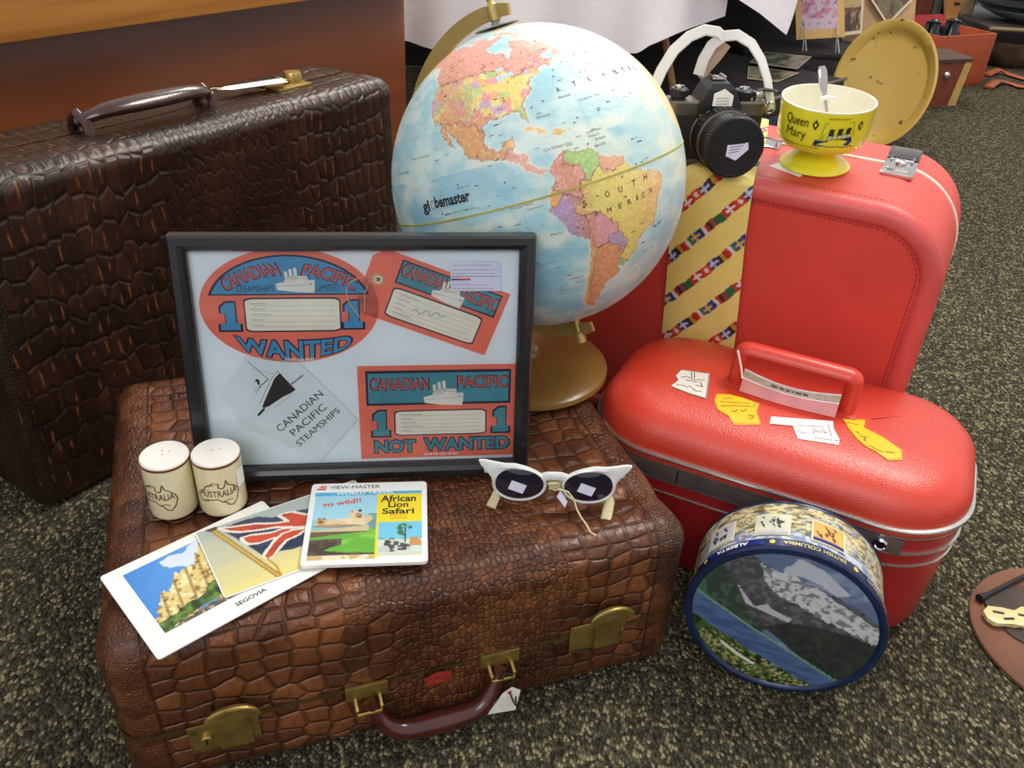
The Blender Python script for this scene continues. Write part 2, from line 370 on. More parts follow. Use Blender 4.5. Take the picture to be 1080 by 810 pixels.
class Art:
    """flat printed shapes gathered on a sheet; to3(x, y, lift) places them"""
    def __init__(s, to3, lift=LAY): s.mb = MB(); s.to3 = to3; s.lift = lift
    def raw(s, pts, faces, m, layer):
        s.mb.add([s.to3(x, y, layer*s.lift) for x, y in pts], faces, m)
    def poly(s, pts, m, layer=1):
        tri = tessellate_polygon([[Vector((x, y, 0)) for x, y in pts]]); s.raw(pts, [tuple(t) for t in tri], m, layer)
    def rect(s, x0, y0, x1, y1, m, layer=1, r=0, n=4):
        if r: s.poly(rrect(min(x0, x1), max(x0, x1), min(y0, y1), max(y0, y1), r, n), m, layer)
        else: s.poly([(x0, y0), (x1, y0), (x1, y1), (x0, y1)], m, layer)
    def grid(s, x0, y0, x1, y1, nx, ny, m, layer=1):
        pts = [(x0+(x1-x0)*i/nx, y0+(y1-y0)*j/ny) for j in range(ny+1) for i in range(nx+1)]
        s.raw(pts, [(j*(nx+1)+i, j*(nx+1)+i+1, (j+1)*(nx+1)+i+1, (j+1)*(nx+1)+i) for j in range(ny) for i in range(nx)], m, layer)
    def ell(s, cx, cy, rx, ry, m, layer=1, n=48, a0=0, a1=2*pi):
        s.poly([(cx+rx*cos(a0+(a1-a0)*k/n), cy+ry*sin(a0+(a1-a0)*k/n)) for k in range(n)], m, layer)
    def line(s, pts, w, m, layer=1, closed=False):
        P = [Vector(p) for p in pts]; n = len(P); k = n if closed else n-1
        for i in range(k):
            a, b = P[i], P[(i+1) % n]; d = b-a
            if d.length < 1e-9: continue
            d.normalize(); q = Vector((-d.y, d.x))*w/2; a = a-d*w*.3; b = b+d*w*.3
            s.raw([tuple(a-q), tuple(b-q), tuple(b+q), tuple(a+q)], [(0, 1, 2, 3)], m, layer)
    def text(s, body, cx, cy, w, h, m, layer=2, bold=0, ang=0, warp=None, outline=None, ow=.05, shear=0):
        ca, sa = cos(ang), sin(ang)
        def put(b, mm, ly, gw, gh):
            v, f = text_geo(body, b, shear); pts = []
            for x, y in v:
                x *= gw; y *= gh
                if warp: x, y = warp(x, y)
                pts.append((cx+x*ca-y*sa, cy+x*sa+y*ca))
            s.raw(pts, f, mm, ly)
        if outline: put(bold+ow, outline, layer, w*1.02+h*.1, h*1.16); put(bold, m, layer+1, w, h)
        else: put(bold, m, layer, w, h)
    def scribble(s, x0, y0, x1, y1, m, rows, layer=2, w=None, seed=1, fill=.8):
        """rows of small illegible print"""
        r = random.Random(seed); hh = (y1-y0)/rows; w = w or hh*.35
        for i in range(rows):
            y = y0+hh*(i+.5); x = x0; end = x0+(x1-x0)*(fill+(1-fill)*r.random())
            while x < end:
                l = hh*r.uniform(.5, 1.8); s.raw([(x, y-w/2), (min(x+l, x1), y-w/2), (min(x+l, x1), y+w/2), (x, y+w/2)], [(0, 1, 2, 3)], m, layer); x += l+hh*.45
    def build(s, name, parent, ang=30):
        me = bpy.data.meshes.new(name); me.from_pydata(s.mb.v, [], s.mb.f)
        for m in s.mb.mats: me.materials.append(m)
        me.polygons.foreach_set('material_index', s.mb.m); me.update()
        o = bpy.data.objects.new(name, me); COL.objects.link(o)
        if parent: o.parent = parent
        return o
# numpy painting
def vnoise(x, y, seed=0):
    xi = np.floor(x).astype(np.int64); yi = np.floor(y).astype(np.int64); fx = x-xi; fy = y-yi; fx = fx*fx*(3-2*fx); fy = fy*fy*(3-2*fy)
    def h(a, b):
        n = (a*374761393+b*668265263+seed*974634777) & 0xffffffff; n = ((n ^ (n >> 13))*1274126177) & 0xffffffff
        return ((n ^ (n >> 16)) & 0xffff)/65535.
    return (h(xi, yi)*(1-fx)+h(xi+1, yi)*fx)*(1-fy)+(h(xi, yi+1)*(1-fx)+h(xi+1, yi+1)*fx)*fy
def fbm(x, y, seed=0, o=4):
    s = 0; a = .5
    for i in range(o): s = s+a*vnoise(x*2**i, y*2**i, seed+i*17); a *= .5
    return s/(1-.5**o)
def inside(x, y, poly):
    c = np.zeros(x.shape, bool); n = len(poly)
    for i in range(n):
        x1, y1 = poly[i]; x2, y2 = poly[i-1]
        if y1 == y2: continue
        k = ((y1 > y) != (y2 > y)) & (x < (x2-x1)*(y-y1)/(y2-y1)+x1); c ^= k
    return c
def pdist(x, y, poly, closed=True):
    d = np.full(x.shape, 1e9); n = len(poly)
    for i in range(0 if closed else 1, n):
        x1, y1 = poly[i-1]; x2, y2 = poly[i]; dx, dy = x2-x1, y2-y1; k = dx*dx+dy*dy+1e-12
        t = np.clip(((x-x1)*dx+(y-y1)*dy)/k, 0, 1); d = np.minimum(d, np.hypot(x-x1-t*dx, y-y1-t*dy))
    return d
def put(C, mask, col, a=1.0):
    col = np.asarray(col, float)/255
    if np.isscalar(a): C[mask] = C[mask]*(1-a)+col*a
    else: C[mask] = C[mask]*(1-a[mask][:, None])+col*a[mask][:, None]
def paint(name, nu, nv, pos, colf, m, parent, wrap=False, smooth=True):
    """grid of (nu x nv) cells; pos(U,V)->(...,3) arrays, colf(U,V)->sRGB (...,3); V runs downwards in the picture"""
    u = np.linspace(0, 1, nu+1); v = np.linspace(0, 1, nv+1); U, V = np.meshgrid(u, v)
    P = pos(U, V).reshape(-1, 3); C = colf(U, V).reshape(-1, 3)
    i = np.arange(nu)[None, :]; j = np.arange(nv)[:, None]; a = j*(nu+1)+i
    F = np.stack([a+nu+1, a+nu+2, a+1, a], -1).reshape(-1, 4)
    me = bpy.data.meshes.new(name); me.vertices.add(len(P)); me.vertices.foreach_set('co', P.astype(np.float32).ravel())
    me.loops.add(F.size); me.loops.foreach_set('vertex_index', F.astype(np.int32).ravel())
    me.polygons.add(len(F)); me.polygons.foreach_set('loop_start', np.arange(0, F.size, 4, dtype=np.int32))
    me.polygons.foreach_set('use_smooth', np.ones(len(F), bool))
    me.update(calc_edges=True); me.validate()
    at_ = me.color_attributes.new('Col', 'FLOAT_COLOR', 'POINT')
    rgba = np.ones((len(P), 4), np.float32); rgba[:, :3] = s2l_np(C); at_.data.foreach_set('color', rgba.ravel())
    me.materials.append(m); o = bpy.data.objects.new(name, me); COL.objects.link(o)
    if parent: o.parent = parent
    return o
def base(U, col): return np.ones(U.shape+(3,))*(np.asarray(col, float)/255)

# ------------------------------------------------------------------ camera (full frame 1080 x 810)
CP, CR, CH, CF = .572, .053, .723, 900.0
_F = Vector((0, cos(CP), -sin(CP))); _U = Vector((0, sin(CP), cos(CP))); _R = Vector((1, 0, 0))
_R2 = _R*cos(CR)+_U*sin(CR); _U2 = _U*cos(CR)-_R*sin(CR)
cd = bpy.data.cameras.new('camera'); cam = bpy.data.objects.new('camera', cd); COL.objects.link(cam)
cd.sensor_width = 36; cd.lens = 36*CF/1080; cd.clip_start = .02
cam.matrix_world = Matrix(((_R2.x, _U2.x, -_F.x, 0), (_R2.y, _U2.y, -_F.y, 0), (_R2.z, _U2.z, -_F.z, CH), (0, 0, 0, 1)))
SC.camera = cam
SC.view_settings.view_transform = 'Standard'; SC.view_settings.look = 'None'; SC.view_settings.gamma = 1
SC.view_settings.exposure = 0.0; SC.view_settings.use_curve_mapping = False
def ray(px, py): return (_F+_R2*((px-540)/CF)-_U2*((py-405)/CF))
def at(px, py, Y):
    """the point of the room seen at a pixel, at depth Y into the room"""
    d = ray(px, py); return Vector((0, 0, CH))+d*(Y/d.y)
def atz(px, py, z):
    d = ray(px, py); return Vector((0, 0, CH))+d*((z-CH)/d.z)
# ------------------------------------------------------------------ light: shop ceiling panels, soft daylight
w = bpy.data.worlds.new('world'); SC.world = w; w.use_nodes = True
wb = w.node_tree.nodes['Background']; wb.inputs[0].default_value = (.96, .97, 1, 1); wb.inputs[1].default_value = .74
def area(name, loc, target, size, power, col, sy=None):
    l = bpy.data.lights.new(name, 'AREA'); l.energy = power; l.color = col; l.size = size
    if sy: l.shape = 'RECTANGLE'; l.size_y = sy
    o = bpy.data.objects.new(name, l); COL.objects.link(o); o.location = loc
    o.rotation_euler = (Vector(target)-Vector(loc)).to_track_quat('-Z', 'Y').to_euler(); return o
area('ceiling_light', (1.1, 1.5, 2.5), (.15, .8, .2), 1.1, 52, (1, .96, .9), .7)
area('ceiling_light', (.2, 3.6, 2.6), (.6, 2.6, 0), 1.4, 50, (1, .96, .9), 1.0)
area('window_daylight', (-.6, -1.6, 2.2), (.1, .8, .2), 1.5, 24, (.96, .97, 1), 1.2)

# ------------------------------------------------------------------ materials
M_ = {}
M_['carpet'] = carpet_mat()
M_['orangewood'] = wood_mat('honey oak board', (150, 94, 38), (184, 124, 56), (3, 3, 40), .35, .4)
M_['redwood'] = wood_mat('reddish stained plywood', (104, 52, 24), (126, 66, 32), (2, 2, 14), .4, .3)
M_['brass'] = mat('worn brass', (176, 150, 84), .34, .85, .12, 60, .15, 200)
M_['brassdk'] = mat('tarnished brass', (120, 100, 58), .4, .8, .15, 60)
M_['gold'] = mat('gold painted metal', (202, 176, 108), .36, .55, .05, 20)
M_['chrome'] = mat('chrome', (205, 200, 195), .14, 1, .03, 30)
M_['darkchrome'] = mat('dark chrome', (120, 112, 106), .12, 1, .05, 30)
M_['steel'] = mat('brushed silver trim', (215, 212, 205), .25, .9, .04, 60)
M_['leatherdk'] = mat('dark brown grip leather', (58, 26, 20), .26, 0, .18, 50, .3, 160, coat=.6)
M_['leatherred'] = mat('oxblood grip leather', (70, 26, 18), .22, 0, .15, 50, .3, 160, coat=.6)
M_['paper'] = mat('white paper', (236, 232, 222), .7, 0, .02, 40)
M_['paperpen'] = mat('pen ink', (70, 70, 90), .7)
M_['string'] = mat('cream string', (214, 196, 150), .8, 0, .08, 300)
M_['red'] = vinyl('coral red vinyl', (212, 72, 56), .44, .3, 900, .04)
M_['redface'] = vinyl('smooth red vinyl', (220, 72, 60), .45, .12, 900, .03, .05)
M_['redrim'] = vinyl('rubbed pinkish red rim vinyl', (214, 84, 78), .36, .3, 900, .08)
M_['redhard'] = vinyl('grained red moulded shell', (212, 62, 42), .34, .45, 620, .03, .3)
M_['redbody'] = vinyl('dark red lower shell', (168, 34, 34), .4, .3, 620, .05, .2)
M_['redhandle'] = mat('glossy red plastic', (212, 62, 46), .35, 0, .04, 30, coat=.2)
M_['thread'] = mat('dark red stitching', (140, 30, 30), .8)
M_['cream'] = mat('cream piping', (236, 214, 196), .45)
M_['bandgrey'] = mat('grey vinyl band', (96, 84, 80), .35, .1, .1, 40, coat=.2)
M_['blackpaint'] = mat('black frame lacquer', (20, 20, 24), .34, 0, .15, 90, .12, 300, coat=.35)
M_['black'] = mat('black plastic', (28, 27, 28), .38, 0, .15, 50, .15, 600)
M_['blackgloss'] = mat('gloss black', (18, 18, 20), .16, 0, .1, 50, coat=.4)
M_['mount'] = mat('pale blue mount paper', (230, 238, 242), .75, 0, .02, 20)
M_['coral'] = mat('coral label ink', (238, 118, 96), .7, 0, .03, 60)
M_['blueink'] = mat('blue label ink', (72, 148, 192), .7, 0, .05, 60)
M_['tealink'] = mat('teal label ink', (74, 146, 160), .7, 0, .05, 60)
M_['navyink'] = mat('dark label outline', (34, 40, 62), .7)
M_['redink'] = mat('red label lettering', (216, 92, 84), .7)
M_['creampaper'] = mat('cream label panel', (238, 234, 216), .75, 0, .02, 50)
M_['cardpaper'] = mat('off white card', (222, 230, 232), .75, 0, .02, 30)
M_['shipwhite'] = mat('ship white ink', (236, 232, 220), .7)
M_['greyink'] = mat('grey ink', (140, 140, 140), .7)
M_['blackink'] = mat('black ink', (40, 38, 42), .7)
M_['whiteink'] = mat('white ink', (244, 240, 236), .7)
M_['lavpaper'] = mat('lilac white price label', (224, 222, 240), .65, 0, .02, 40)
M_['pane'] = glass_pane('thin window glass')

# ------------------------------------------------------------------ the room
mb = MB(); mb.box((-4, -1.5, -.05), (6.5, 8, 0), M_['carpet'])
fl = mb.build('floor', smooth=False); tag(fl, kind='structure')

# bench of two woods on the left, its long front parallel to the tall brown suitcase
BO = (-.557, .768, 0); BY = .977
be = empty('wooden_display_bench', None, M=frame_mat(BO, BY), label='wooden display bench with honey coloured top board and red-brown panel behind the tall brown suitcase', cat='bench')
mb = MB(); mb.box((-1.2, .34, .46), (1.115, 1.0, .60), M_['orangewood'], bev=.004); mb.build('top_board', be)
mb = MB(); mb.box((-1.2, .40, 0), (1.113, .425, .4598), M_['redwood'], bev=.002)
mb.box((1.085, .4255, 0), (1.113, .99, .4598), M_['redwood'], bev=.002); mb.build('panel', be)

# ------------------------------------------------------------------ brown crocodile suitcase lying flat
FO = (-.308, .419, 0); FYAW = .355; FL_, FW_, FH_ = .52, .41, .185
F = empty('crocodile_suitcase', None, M=frame_mat(FO, FYAW), label='brown crocodile leather suitcase lying flat on the carpet under the framed labels', cat='suitcase')
m_croc = crocodile('brown crocodile hide', FL_, .30, (.022, .0185), (.0055, .0095), ((50, 23, 13), (92, 49, 27), (142, 86, 48), (30, 13, 8)), .036, .3, .85)
_fx = Matrix.Translation((0, 0, 0))
def disp_front(p, n):
    x, y, z = p
    b = 0
    if z > .1:
        nx = float(fbm(np.array(x*14.), np.array(y*14.+z*9), 3, 3))-.5
        b += .003*nx
        # knobbly ridge just behind the front edge
        rid = math.exp(-((y-.028)/.022)**2)*math.exp(-((z-FH_)/.03)**2)
        side = min(1, max(0, abs(x-.3)/.12-.3))
        b += .003*rid*side*(.4+.6*abs(sin(x*pi/.021)))
        b += .0012*math.exp(-((y-.1)/.03)**2)*side*abs(sin(x*pi/.024+1))*(z > FH_-.02)
        b -= .002*math.exp(-((y-.065)/.01)**2)*(z > FH_-.02)
    else:
        b += .002*(float(fbm(np.array(x*12.), np.array(z*20.), 8, 2))-.5)
    return p+n*b
v, f, u = rcube(FL_, FW_, FH_, .026, .006, .081, disp_front, 'top'); build_uv('lid', v, f, u, m_croc, F)
v, f, u = rcube(FL_, FW_, FH_, .026, .008, .079, disp_front, 'bottom'); build_uv('lower_shell', v, f, u, m_croc, F)
mb = MB()
slab(mb, M_['brassdk'], -.001, FL_+.001, -.001, FW_+.001, .027, [(0, .0775), (0, .0825)], lambda x, y, h: (x, y, h), cap0=False, cap1=False)
mb.build('seam_trim', F)
def drawbolt(parent, x, y, z, M, flip=1, big=1.0, name='lock'):
    """brass suitcase lock: base plate, raised hasp with a flared thumb tab, key cylinder"""
    mb = MB(); s = big
    mb.box((-.032*s, -.0025, -.022*s), (.026*s, 0, .012*s), M_['brass'], M, bev=.0012)
    for px, pz in ((-.027, -.017), (-.027, .007), (.021, -.017)):
        mb.lathe([(.0018, 0), (.0016, .0012), (.0005, .0016)], M_['brassdk'], 10, M @ Matrix.Translation((px*s, -.0025, pz*s)) @ Matrix.Rotation(pi/2, 4, 'X'))
    o = mb.build(name, parent)
    mb = MB(); pts = []
    prof = [(.0135, -.018), (.0135, .008), (.0085, .016), (.0085, .024), (0, .024)]
    P = [(a*s, b*s) for a, b in prof]+[(-a*s, b*s) for a, b in reversed(prof[:-1])]
    n = len(P)
    R = [[(x_+.006*s, yy-(.004 if z_ > .02*s else 0), z_) for x_, z_ in P] for yy in (-.003, -.0075)]
    mb.rings(R, M_['brass'], True, True, True, M)
    T_ = [(.021*s*cos(t)+.006*s, .022*s+.013*s*sin(t)) for t in np.linspace(0, pi, 15)]
    mb.rings([[(a, yy, b) for a, b in T_] for yy in (-.0065, -.0105, -.0125)], M_['brass'], True, True, True, M)
    mb.tube([tuple(Vector((a, -.0105, b))) for a, b in T_], .0022*s, M_['brass'], 8, M, up=(0, 1, 0)); mb.build('hasp', o)
    mb = MB(); mb.lathe([(.0052*s, 0), (.0052*s, .003), (.004*s, .004), (0.0005, .0042)], M_['brass'], 18, M @ Matrix.Translation((-.018*s*flip, -.0025, -.004*s)) @ Matrix.Rotation(pi/2, 4, 'X'))
    mb.box((-.018*s*flip-.0008, -.0078, -.007*s), (-.018*s*flip+.0008, -.0066, -.001*s), M_['black'], M); mb.build('key_cylinder', o)
    return o
drawbolt(F, 0, 0, 0, Matrix.Translation((.086, -.001, .071)))
drawbolt(F, 0, 0, 0, Matrix.Translation((.432, -.001, .082)), -1)
# handle hanging on two fittings
def grip(parent, x0, x1, y, z, drop, m, M=Matrix(), r=.0105, name='handle'):
    pts = []
    for i in range(25):
        t = i/24; xx = x0+(x1-x0)*t; k = abs(2*t-1)**5; pts.append((xx+(0), y-.012*(1-k)-.006, z-drop*(1-k)))
    rr = [r*(.62+.38*sin(pi*min(1, max(0, (i/24)*1.15-.075)))**.5) for i in range(25)]
    mb = MB(); mb.tube(pts, rr, m, 14, M, up=(0, 1, 0)); return mb.build(name, parent)
h = grip(F, .205, .33, 0, .069, .042, M_['leatherred'])
for xx in (.205, .330):
    mb = MB(); mb.box((xx-.019, -.004, .068), (xx+.019, 0, .084), M_['brass'], bev=.001)
    mb.tube([(xx-.011, -.002, .07), (xx-.011, -.014, .066), (xx-.011, -.014, .06), (xx+.011, -.014, .06), (xx+.011, -.014, .066), (xx+.011, -.002, .07)], .0017, M_['brass'], 8)
    mb.build('handle_fitting', F)
M_['redstain'] = mat('faded red sticker', (150, 44, 36), .6, 0, .2, 200)
A = Art(lambda x, y, l: (x, -.0045-l, y)); A.poly([(.258, .064), (.281, .066), (.283, .078), (.270, .081), (.257, .076)], M_['redstain']); tag(A.build('sticker_remnant', F), label='faded red sticker remnant')

# ------------------------------------------------------------------ tall brown crocodile suitcase standing on edge
RL_, RW_, RH_ = .654, .174, .408
Rr = empty('crocodile_suitcase', None, M=frame_mat((-.557, .768, 0), .977, .024), label='dark brown crocodile leather suitcase standing upright against the wooden bench', cat='suitcase')
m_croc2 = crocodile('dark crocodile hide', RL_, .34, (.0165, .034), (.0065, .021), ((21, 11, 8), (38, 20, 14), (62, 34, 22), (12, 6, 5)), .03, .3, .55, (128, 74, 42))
def disp_r(p, n):
    x, y, z = p; b = .004*(float(fbm(np.array(x*9.+y*4), np.array(z*9.), 11, 3))-.5)
    if z > RH_-.03 and y < .05: b += .002*abs(sin(x*pi/.019))
    return p+n*b
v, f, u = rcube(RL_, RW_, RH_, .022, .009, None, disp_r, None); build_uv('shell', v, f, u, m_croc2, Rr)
mb = MB()
slab(mb, M_['leatherdk'], -.0012, RL_+.0012, -.002, RH_+.0012, .0235, [(0, .085), (.0, .0885)], lambda x, z, h: (x, h, z), cap0=False, cap1=False)
mb.build('seam_trim', Rr)
def top_lock(xc):
    M = Matrix.Translation((xc, .086, RH_+.001)) @ Matrix.Rotation(-pi/2, 4, 'X') @ Matrix.Rotation(pi, 4, 'Y')
    mb = MB(); z0 = RH_
    mb.box((xc-.05, .062, z0-.001), (xc+.012, .112, z0+.003), M_['brass'], bev=.001); o = mb.build('lock', Rr)
    mb = MB(); mb.lathe([(.0135, z0), (.0135, z0+.012), (.0115, z0+.016), (.003, z0+.0165)], M_['brass'], 24, Matrix.Translation((xc, .09, 0))); mb.build('lock_barrel', o)
    mb = MB(); mb.tube([(xc-.012, .085, z0+.006), (xc-.03, .08, z0+.009), (xc-.06, .092, z0+.006), (xc-.085, .1, z0+.008)], .0028, M_['brass'], 8)
    mb.build('lever', o)
top_lock(.535); top_lock(.085)
pts = []; rr = []
for i in range(29):
    t = i/28; k = abs(2*t-1)**6; pts.append((.205+.175*t, .088-.02*(1-k), RH_+.012+.012*(1-k))); rr.append(.0125*(.75+.35*sin(pi*t)))
mb = MB(); mb.tube(pts, rr, M_['leatherdk'], 14, flat=(1.3, .75)); hh = mb.build('handle', Rr)
for xx in (.205, .38):
    mb = MB(); mb.tube([(xx, .07, RH_-.001), (xx, .072, RH_+.012), (xx, .088, RH_+.02), (xx, .1, RH_+.012), (xx, .104, RH_-.001)], .0065, M_['leatherdk'], 10, up=(1, 0, 0)); mb.build('handle_loop', Rr)
# its paper tag
tg = empty('paper_tag', None, M=frame_mat((-.557, .768, 0), .977, .024) @ Matrix.Translation((.395, .1, RH_+.003)) @ Matrix.Rotation(-.22, 4, 'Z'), label='long white paper tag on top of the tall brown suitcase, beside its handle', cat='tag')
A = Art(lambda x, y, l: (x, y, l+.008)); A.poly([(.03, -.012), (.112, -.016), (.118, .012), (.03, .011), (.014, .001)], M_['paper'], 1)
A.scribble(.04, -.008, .11, .006, M_['greyink'], 3, 2, .0006, 4); A.build('slip', tg)
mb = MB(); mb.tube([(0, 0, .008), (.01, .003, .010), (.024, .001, .0085)], .0008, M_['string'], 6); mb.build('string', tg)

# ------------------------------------------------------------------ red suitcase standing at the back
AL_, AD_, AH_ = .50, .201, .407
AMx = frame_mat((.473, .872, 0), -.46, -.077) @ Matrix.Translation((0, 0, .0))
Rd = empty('red_suitcase', None, M=AMx, label='red vinyl suitcase standing upright under the yellow bowl and the camera', cat='suitcase')
z0 = .016
to = lambda x, z, h: (x, h, z)
mb = MB()
prof = [(.026, .0045), (.0245, .004), (.022, .0005), (.017, -.0015), (.009, -.001), (.003, .003), (0, .010)]
slab(mb, M_['redrim'], -AL_, 0, z0, AH_, .085, prof, to, 14, cap0=False, cap1=False); mb.build('front_rim', Rd)
mb = MB(); slab(mb, M_['redface'], -AL_+.0258, -.0258, z0+.0258, AH_-.0258, .06, [(0, .006), (0, .0046)], to, 14, cap0=False); mb.build('front_panel', Rd)
mb = MB(); slab(mb, M_['red'], -AL_, 0, z0, AH_, .085, [(0, .010), (-.001, .06), (-.001, .122), (.0005, .1235)], to, 14, False, False)
mb.build('front_wall', Rd)
mb = MB(); slab(mb, M_['cream'], -AL_, 0, z0, AH_, .085, [(.002, .1235), (-.0022, .1245), (-.0028, .127), (-.0022, .1295), (.002, .1305)], to, 14, False, False); mb.build('piping', Rd)
mb = MB(); slab(mb, M_['red'], -AL_, 0, z0, AH_, .085, [(.0005, .1305), (-.001, .132), (-.001, .18), (0, .188), (.005, .198), (.014, .201), (.03, .199)], to, 14, False, True); mb.build('back_wall', Rd)
mb = MB()
def dash(mb, outline, to3, m, w=.0011, on=.0035, off=.0022):
    P = outline+[outline[0]]; acc = 0
    for i in range(len(P)-1):
        a = Vector(P[i]); b = Vector(P[i+1]); L = (b-a).length
        if L < 1e-6: continue
        d = (b-a)/L; q = Vector((-d.y, d.x))*w/2; s = 0
        while s+on < L+on*.5:
            c = a+d*s; e = a+d*min(s+on, L); mb.add([to3(*(c-q)), to3(*(e-q)), to3(*(e+q)), to3(*(c+q))], [(0, 1, 2, 3)], m); s += on+off
dash(mb, rrect(-AL_+.0275, -.0275, z0+.0275, AH_-.0275, .058, 14), lambda x, z: (x, .0043, z), M_['thread'])
mb.build('panel_stitching', Rd); mb = MB()
_o = rrect(-AL_+.0, 0, z0, AH_, .085, 40); _k = 0
_pts = []
for (xa, za), (xb, zb) in zip(_o, _o[1:]+_o[:1]):
    L_ = math.hypot(xb-xa, zb-za); n_ = max(1, int(L_/.0055))
    for i in range(n_):
        t0, t1 = i/n_, min(1, (i+.6)/n_)
        if L_ < .0055 and (_k := _k+1) % 2: continue
        cx_, cz_ = -AL_/2, (z0+AH_)/2
        def _out(x, z): return (x+(.0006 if x > cx_ else -.0006), z+(.0008 if z > cz_ else -.0008))
        a, b = _out(xa+(xb-xa)*t0, za+(zb-za)*t0), _out(xa+(xb-xa)*t1, za+(zb-za)*t1)
        if a[1] < z0+.08: continue
        mb.add([(a[0], .0175, a[1]), (b[0], .0175, b[1]), (b[0], .0187, b[1]), (a[0], .0187, a[1])], [(0, 1, 2, 3)], M_['thread'])
mb.build('wall_stitching', Rd)
for zz in (0,):
    for xx in (-.09, -.41):
        for yy in (.05, .16):
            mb = MB(); mb.lathe([(.012, 0), (.014, .006), (.014, z0+.004)], M_['black'], 16, Matrix.Translation((xx, yy, .001-(yy*0)))); mb.build('foot', Rd)
def chrome_latch(xc, yc):
    z = AH_+.001; mb = MB(); mb.box((xc-.018, yc-.040, z-.001), (xc+.018, yc+.006, z+.004), M_['chrome'], bev=.0012)
    mb.box((xc-.013, yc-.030, z+.004), (xc+.013, yc-.014, z+.0065), M_['chrome'], bev=.001); o = mb.build('latch', Rd)
    mb = MB(); mb.box((xc-.018, yc+.012, z), (xc+.018, yc+.050, z+.0045), M_['darkchrome'], bev=.0015)
    mb.tube([(xc-.012, yc+.016, z+.004), (xc-.012, yc-.004, z+.007), (xc+.012, yc-.004, z+.007), (xc+.012, yc+.016, z+.004)], .0016, M_['chrome'], 8); mb.build('latch_cover', o)
    mb = MB(); mb.lathe([(.0065, z+.0062), (.0065, z+.009), (.004, z+.0105), (.0005, z+.0107)], M_['chrome'], 20, Matrix.Translation((xc, yc-.012, 0))); mb.build('latch_button', o)
chrome_latch(-.082, .128); chrome_latch(-.418, .128)
mb = MB(); xc, yc, z = -.232, .118, AH_
mb.box((xc-.012, yc-.014, z-.0005), (xc+.012, yc+.014, z+.003), M_['chrome'], bev=.001)
mb.tube([(xc-.008, yc-.012, z+.003), (xc-.009, yc-.016, z+.014), (xc+.009, yc-.016, z+.014), (xc+.008, yc-.012, z+.003)], .0014, M_['chrome'], 8); mb.build('handle_bracket', Rd)

# ------------------------------------------------------------------ red train case
BMx = frame_mat((.263, .70, 0), -.43)
T = empty('train_case', None, M=BMx, label='glossy red moulded train case with loop handle and souvenir stickers', cat='train case')
tb = lambda x, y, h: (x, y, h)
BL2, BW2, BR2 = .204, .230, .085
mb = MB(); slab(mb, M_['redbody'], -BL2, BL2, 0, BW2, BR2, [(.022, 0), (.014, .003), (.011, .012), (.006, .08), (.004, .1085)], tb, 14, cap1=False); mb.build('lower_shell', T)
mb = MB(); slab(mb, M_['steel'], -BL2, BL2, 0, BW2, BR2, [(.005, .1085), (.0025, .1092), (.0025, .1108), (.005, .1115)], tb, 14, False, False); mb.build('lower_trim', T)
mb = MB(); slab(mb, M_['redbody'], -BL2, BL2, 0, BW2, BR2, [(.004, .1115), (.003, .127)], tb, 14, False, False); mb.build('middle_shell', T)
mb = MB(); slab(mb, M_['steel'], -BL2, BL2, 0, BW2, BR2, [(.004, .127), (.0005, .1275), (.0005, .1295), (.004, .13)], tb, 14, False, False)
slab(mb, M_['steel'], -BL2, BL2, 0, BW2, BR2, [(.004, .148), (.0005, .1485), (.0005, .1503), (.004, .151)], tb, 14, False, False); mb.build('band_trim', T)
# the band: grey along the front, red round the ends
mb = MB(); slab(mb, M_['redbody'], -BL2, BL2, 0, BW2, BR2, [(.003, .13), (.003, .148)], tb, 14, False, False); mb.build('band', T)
mb = MB(); mb.box((-.15, .0008, .1302), (.148, .004, .1478), M_['bandgrey'], bev=.0006); mb.build('front_plate', T)
mb = MB()
mb.lathe([(.0075, 0), (.0075, .003), (.0055, .0045), (.0045, .003), (.0005, .003)], M_['chrome'], 22, Matrix.Translation((.128, .0008, .139)) @ Matrix.Rotation(pi/2, 4, 'X')); mb.build('lock_button', T)
for xx in (-.085, .05):
    mb = MB(); mb.box((xx-.0008, .0002, .1302), (xx+.0008, .002, .1478), M_['chrome']); mb.build('plate_joint', T)
mb = MB(); slab(mb, M_['redhard'], -BL2, BL2, 0, BW2, BR2, [(.003, .151), (.0, .153), (.0, .158)], tb, 14, False, False); mb.build('lid_lip', T)
mb = MB(); slab(mb, M_['steel'], -BL2, BL2, 0, BW2, BR2, [(0, .158), (-.0028, .1588), (-.0035, .1605), (-.0028, .1622), (.001, .163)], tb, 14, False, False); mb.build('lid_trim', T)
LIDP = [(.001, .163), (.0015, .170), (.004, .180), (.009, .188), (.017, .1955), (.027, .2005), (.04, .204), (.058, .2062), (.08, .2072), (.116, .2078)]
mb = MB(); slab(mb, M_['redhard'], -BL2, BL2, 0, BW2, BR2, LIDP, tb, 14, False, True); mb.build('lid', T)
def lidz(x, y):
    # depth in from the outline of the rounded rectangle
    qx = max(abs(x)-(BL2-BR2), 0); qy = max(abs(y-BW2/2)-(BW2/2-BR2), 0)
    ins = BR2-sqrt(qx*qx+qy*qy) if (qx or qy) else min(BL2-abs(x), BW2/2-abs(y-BW2/2))
    for (a, za), (b, zb) in zip(LIDP, LIDP[1:]):
        if ins <= b: return za+(zb-za)*(ins-a)/(b-a)
    return LIDP[-1][1]
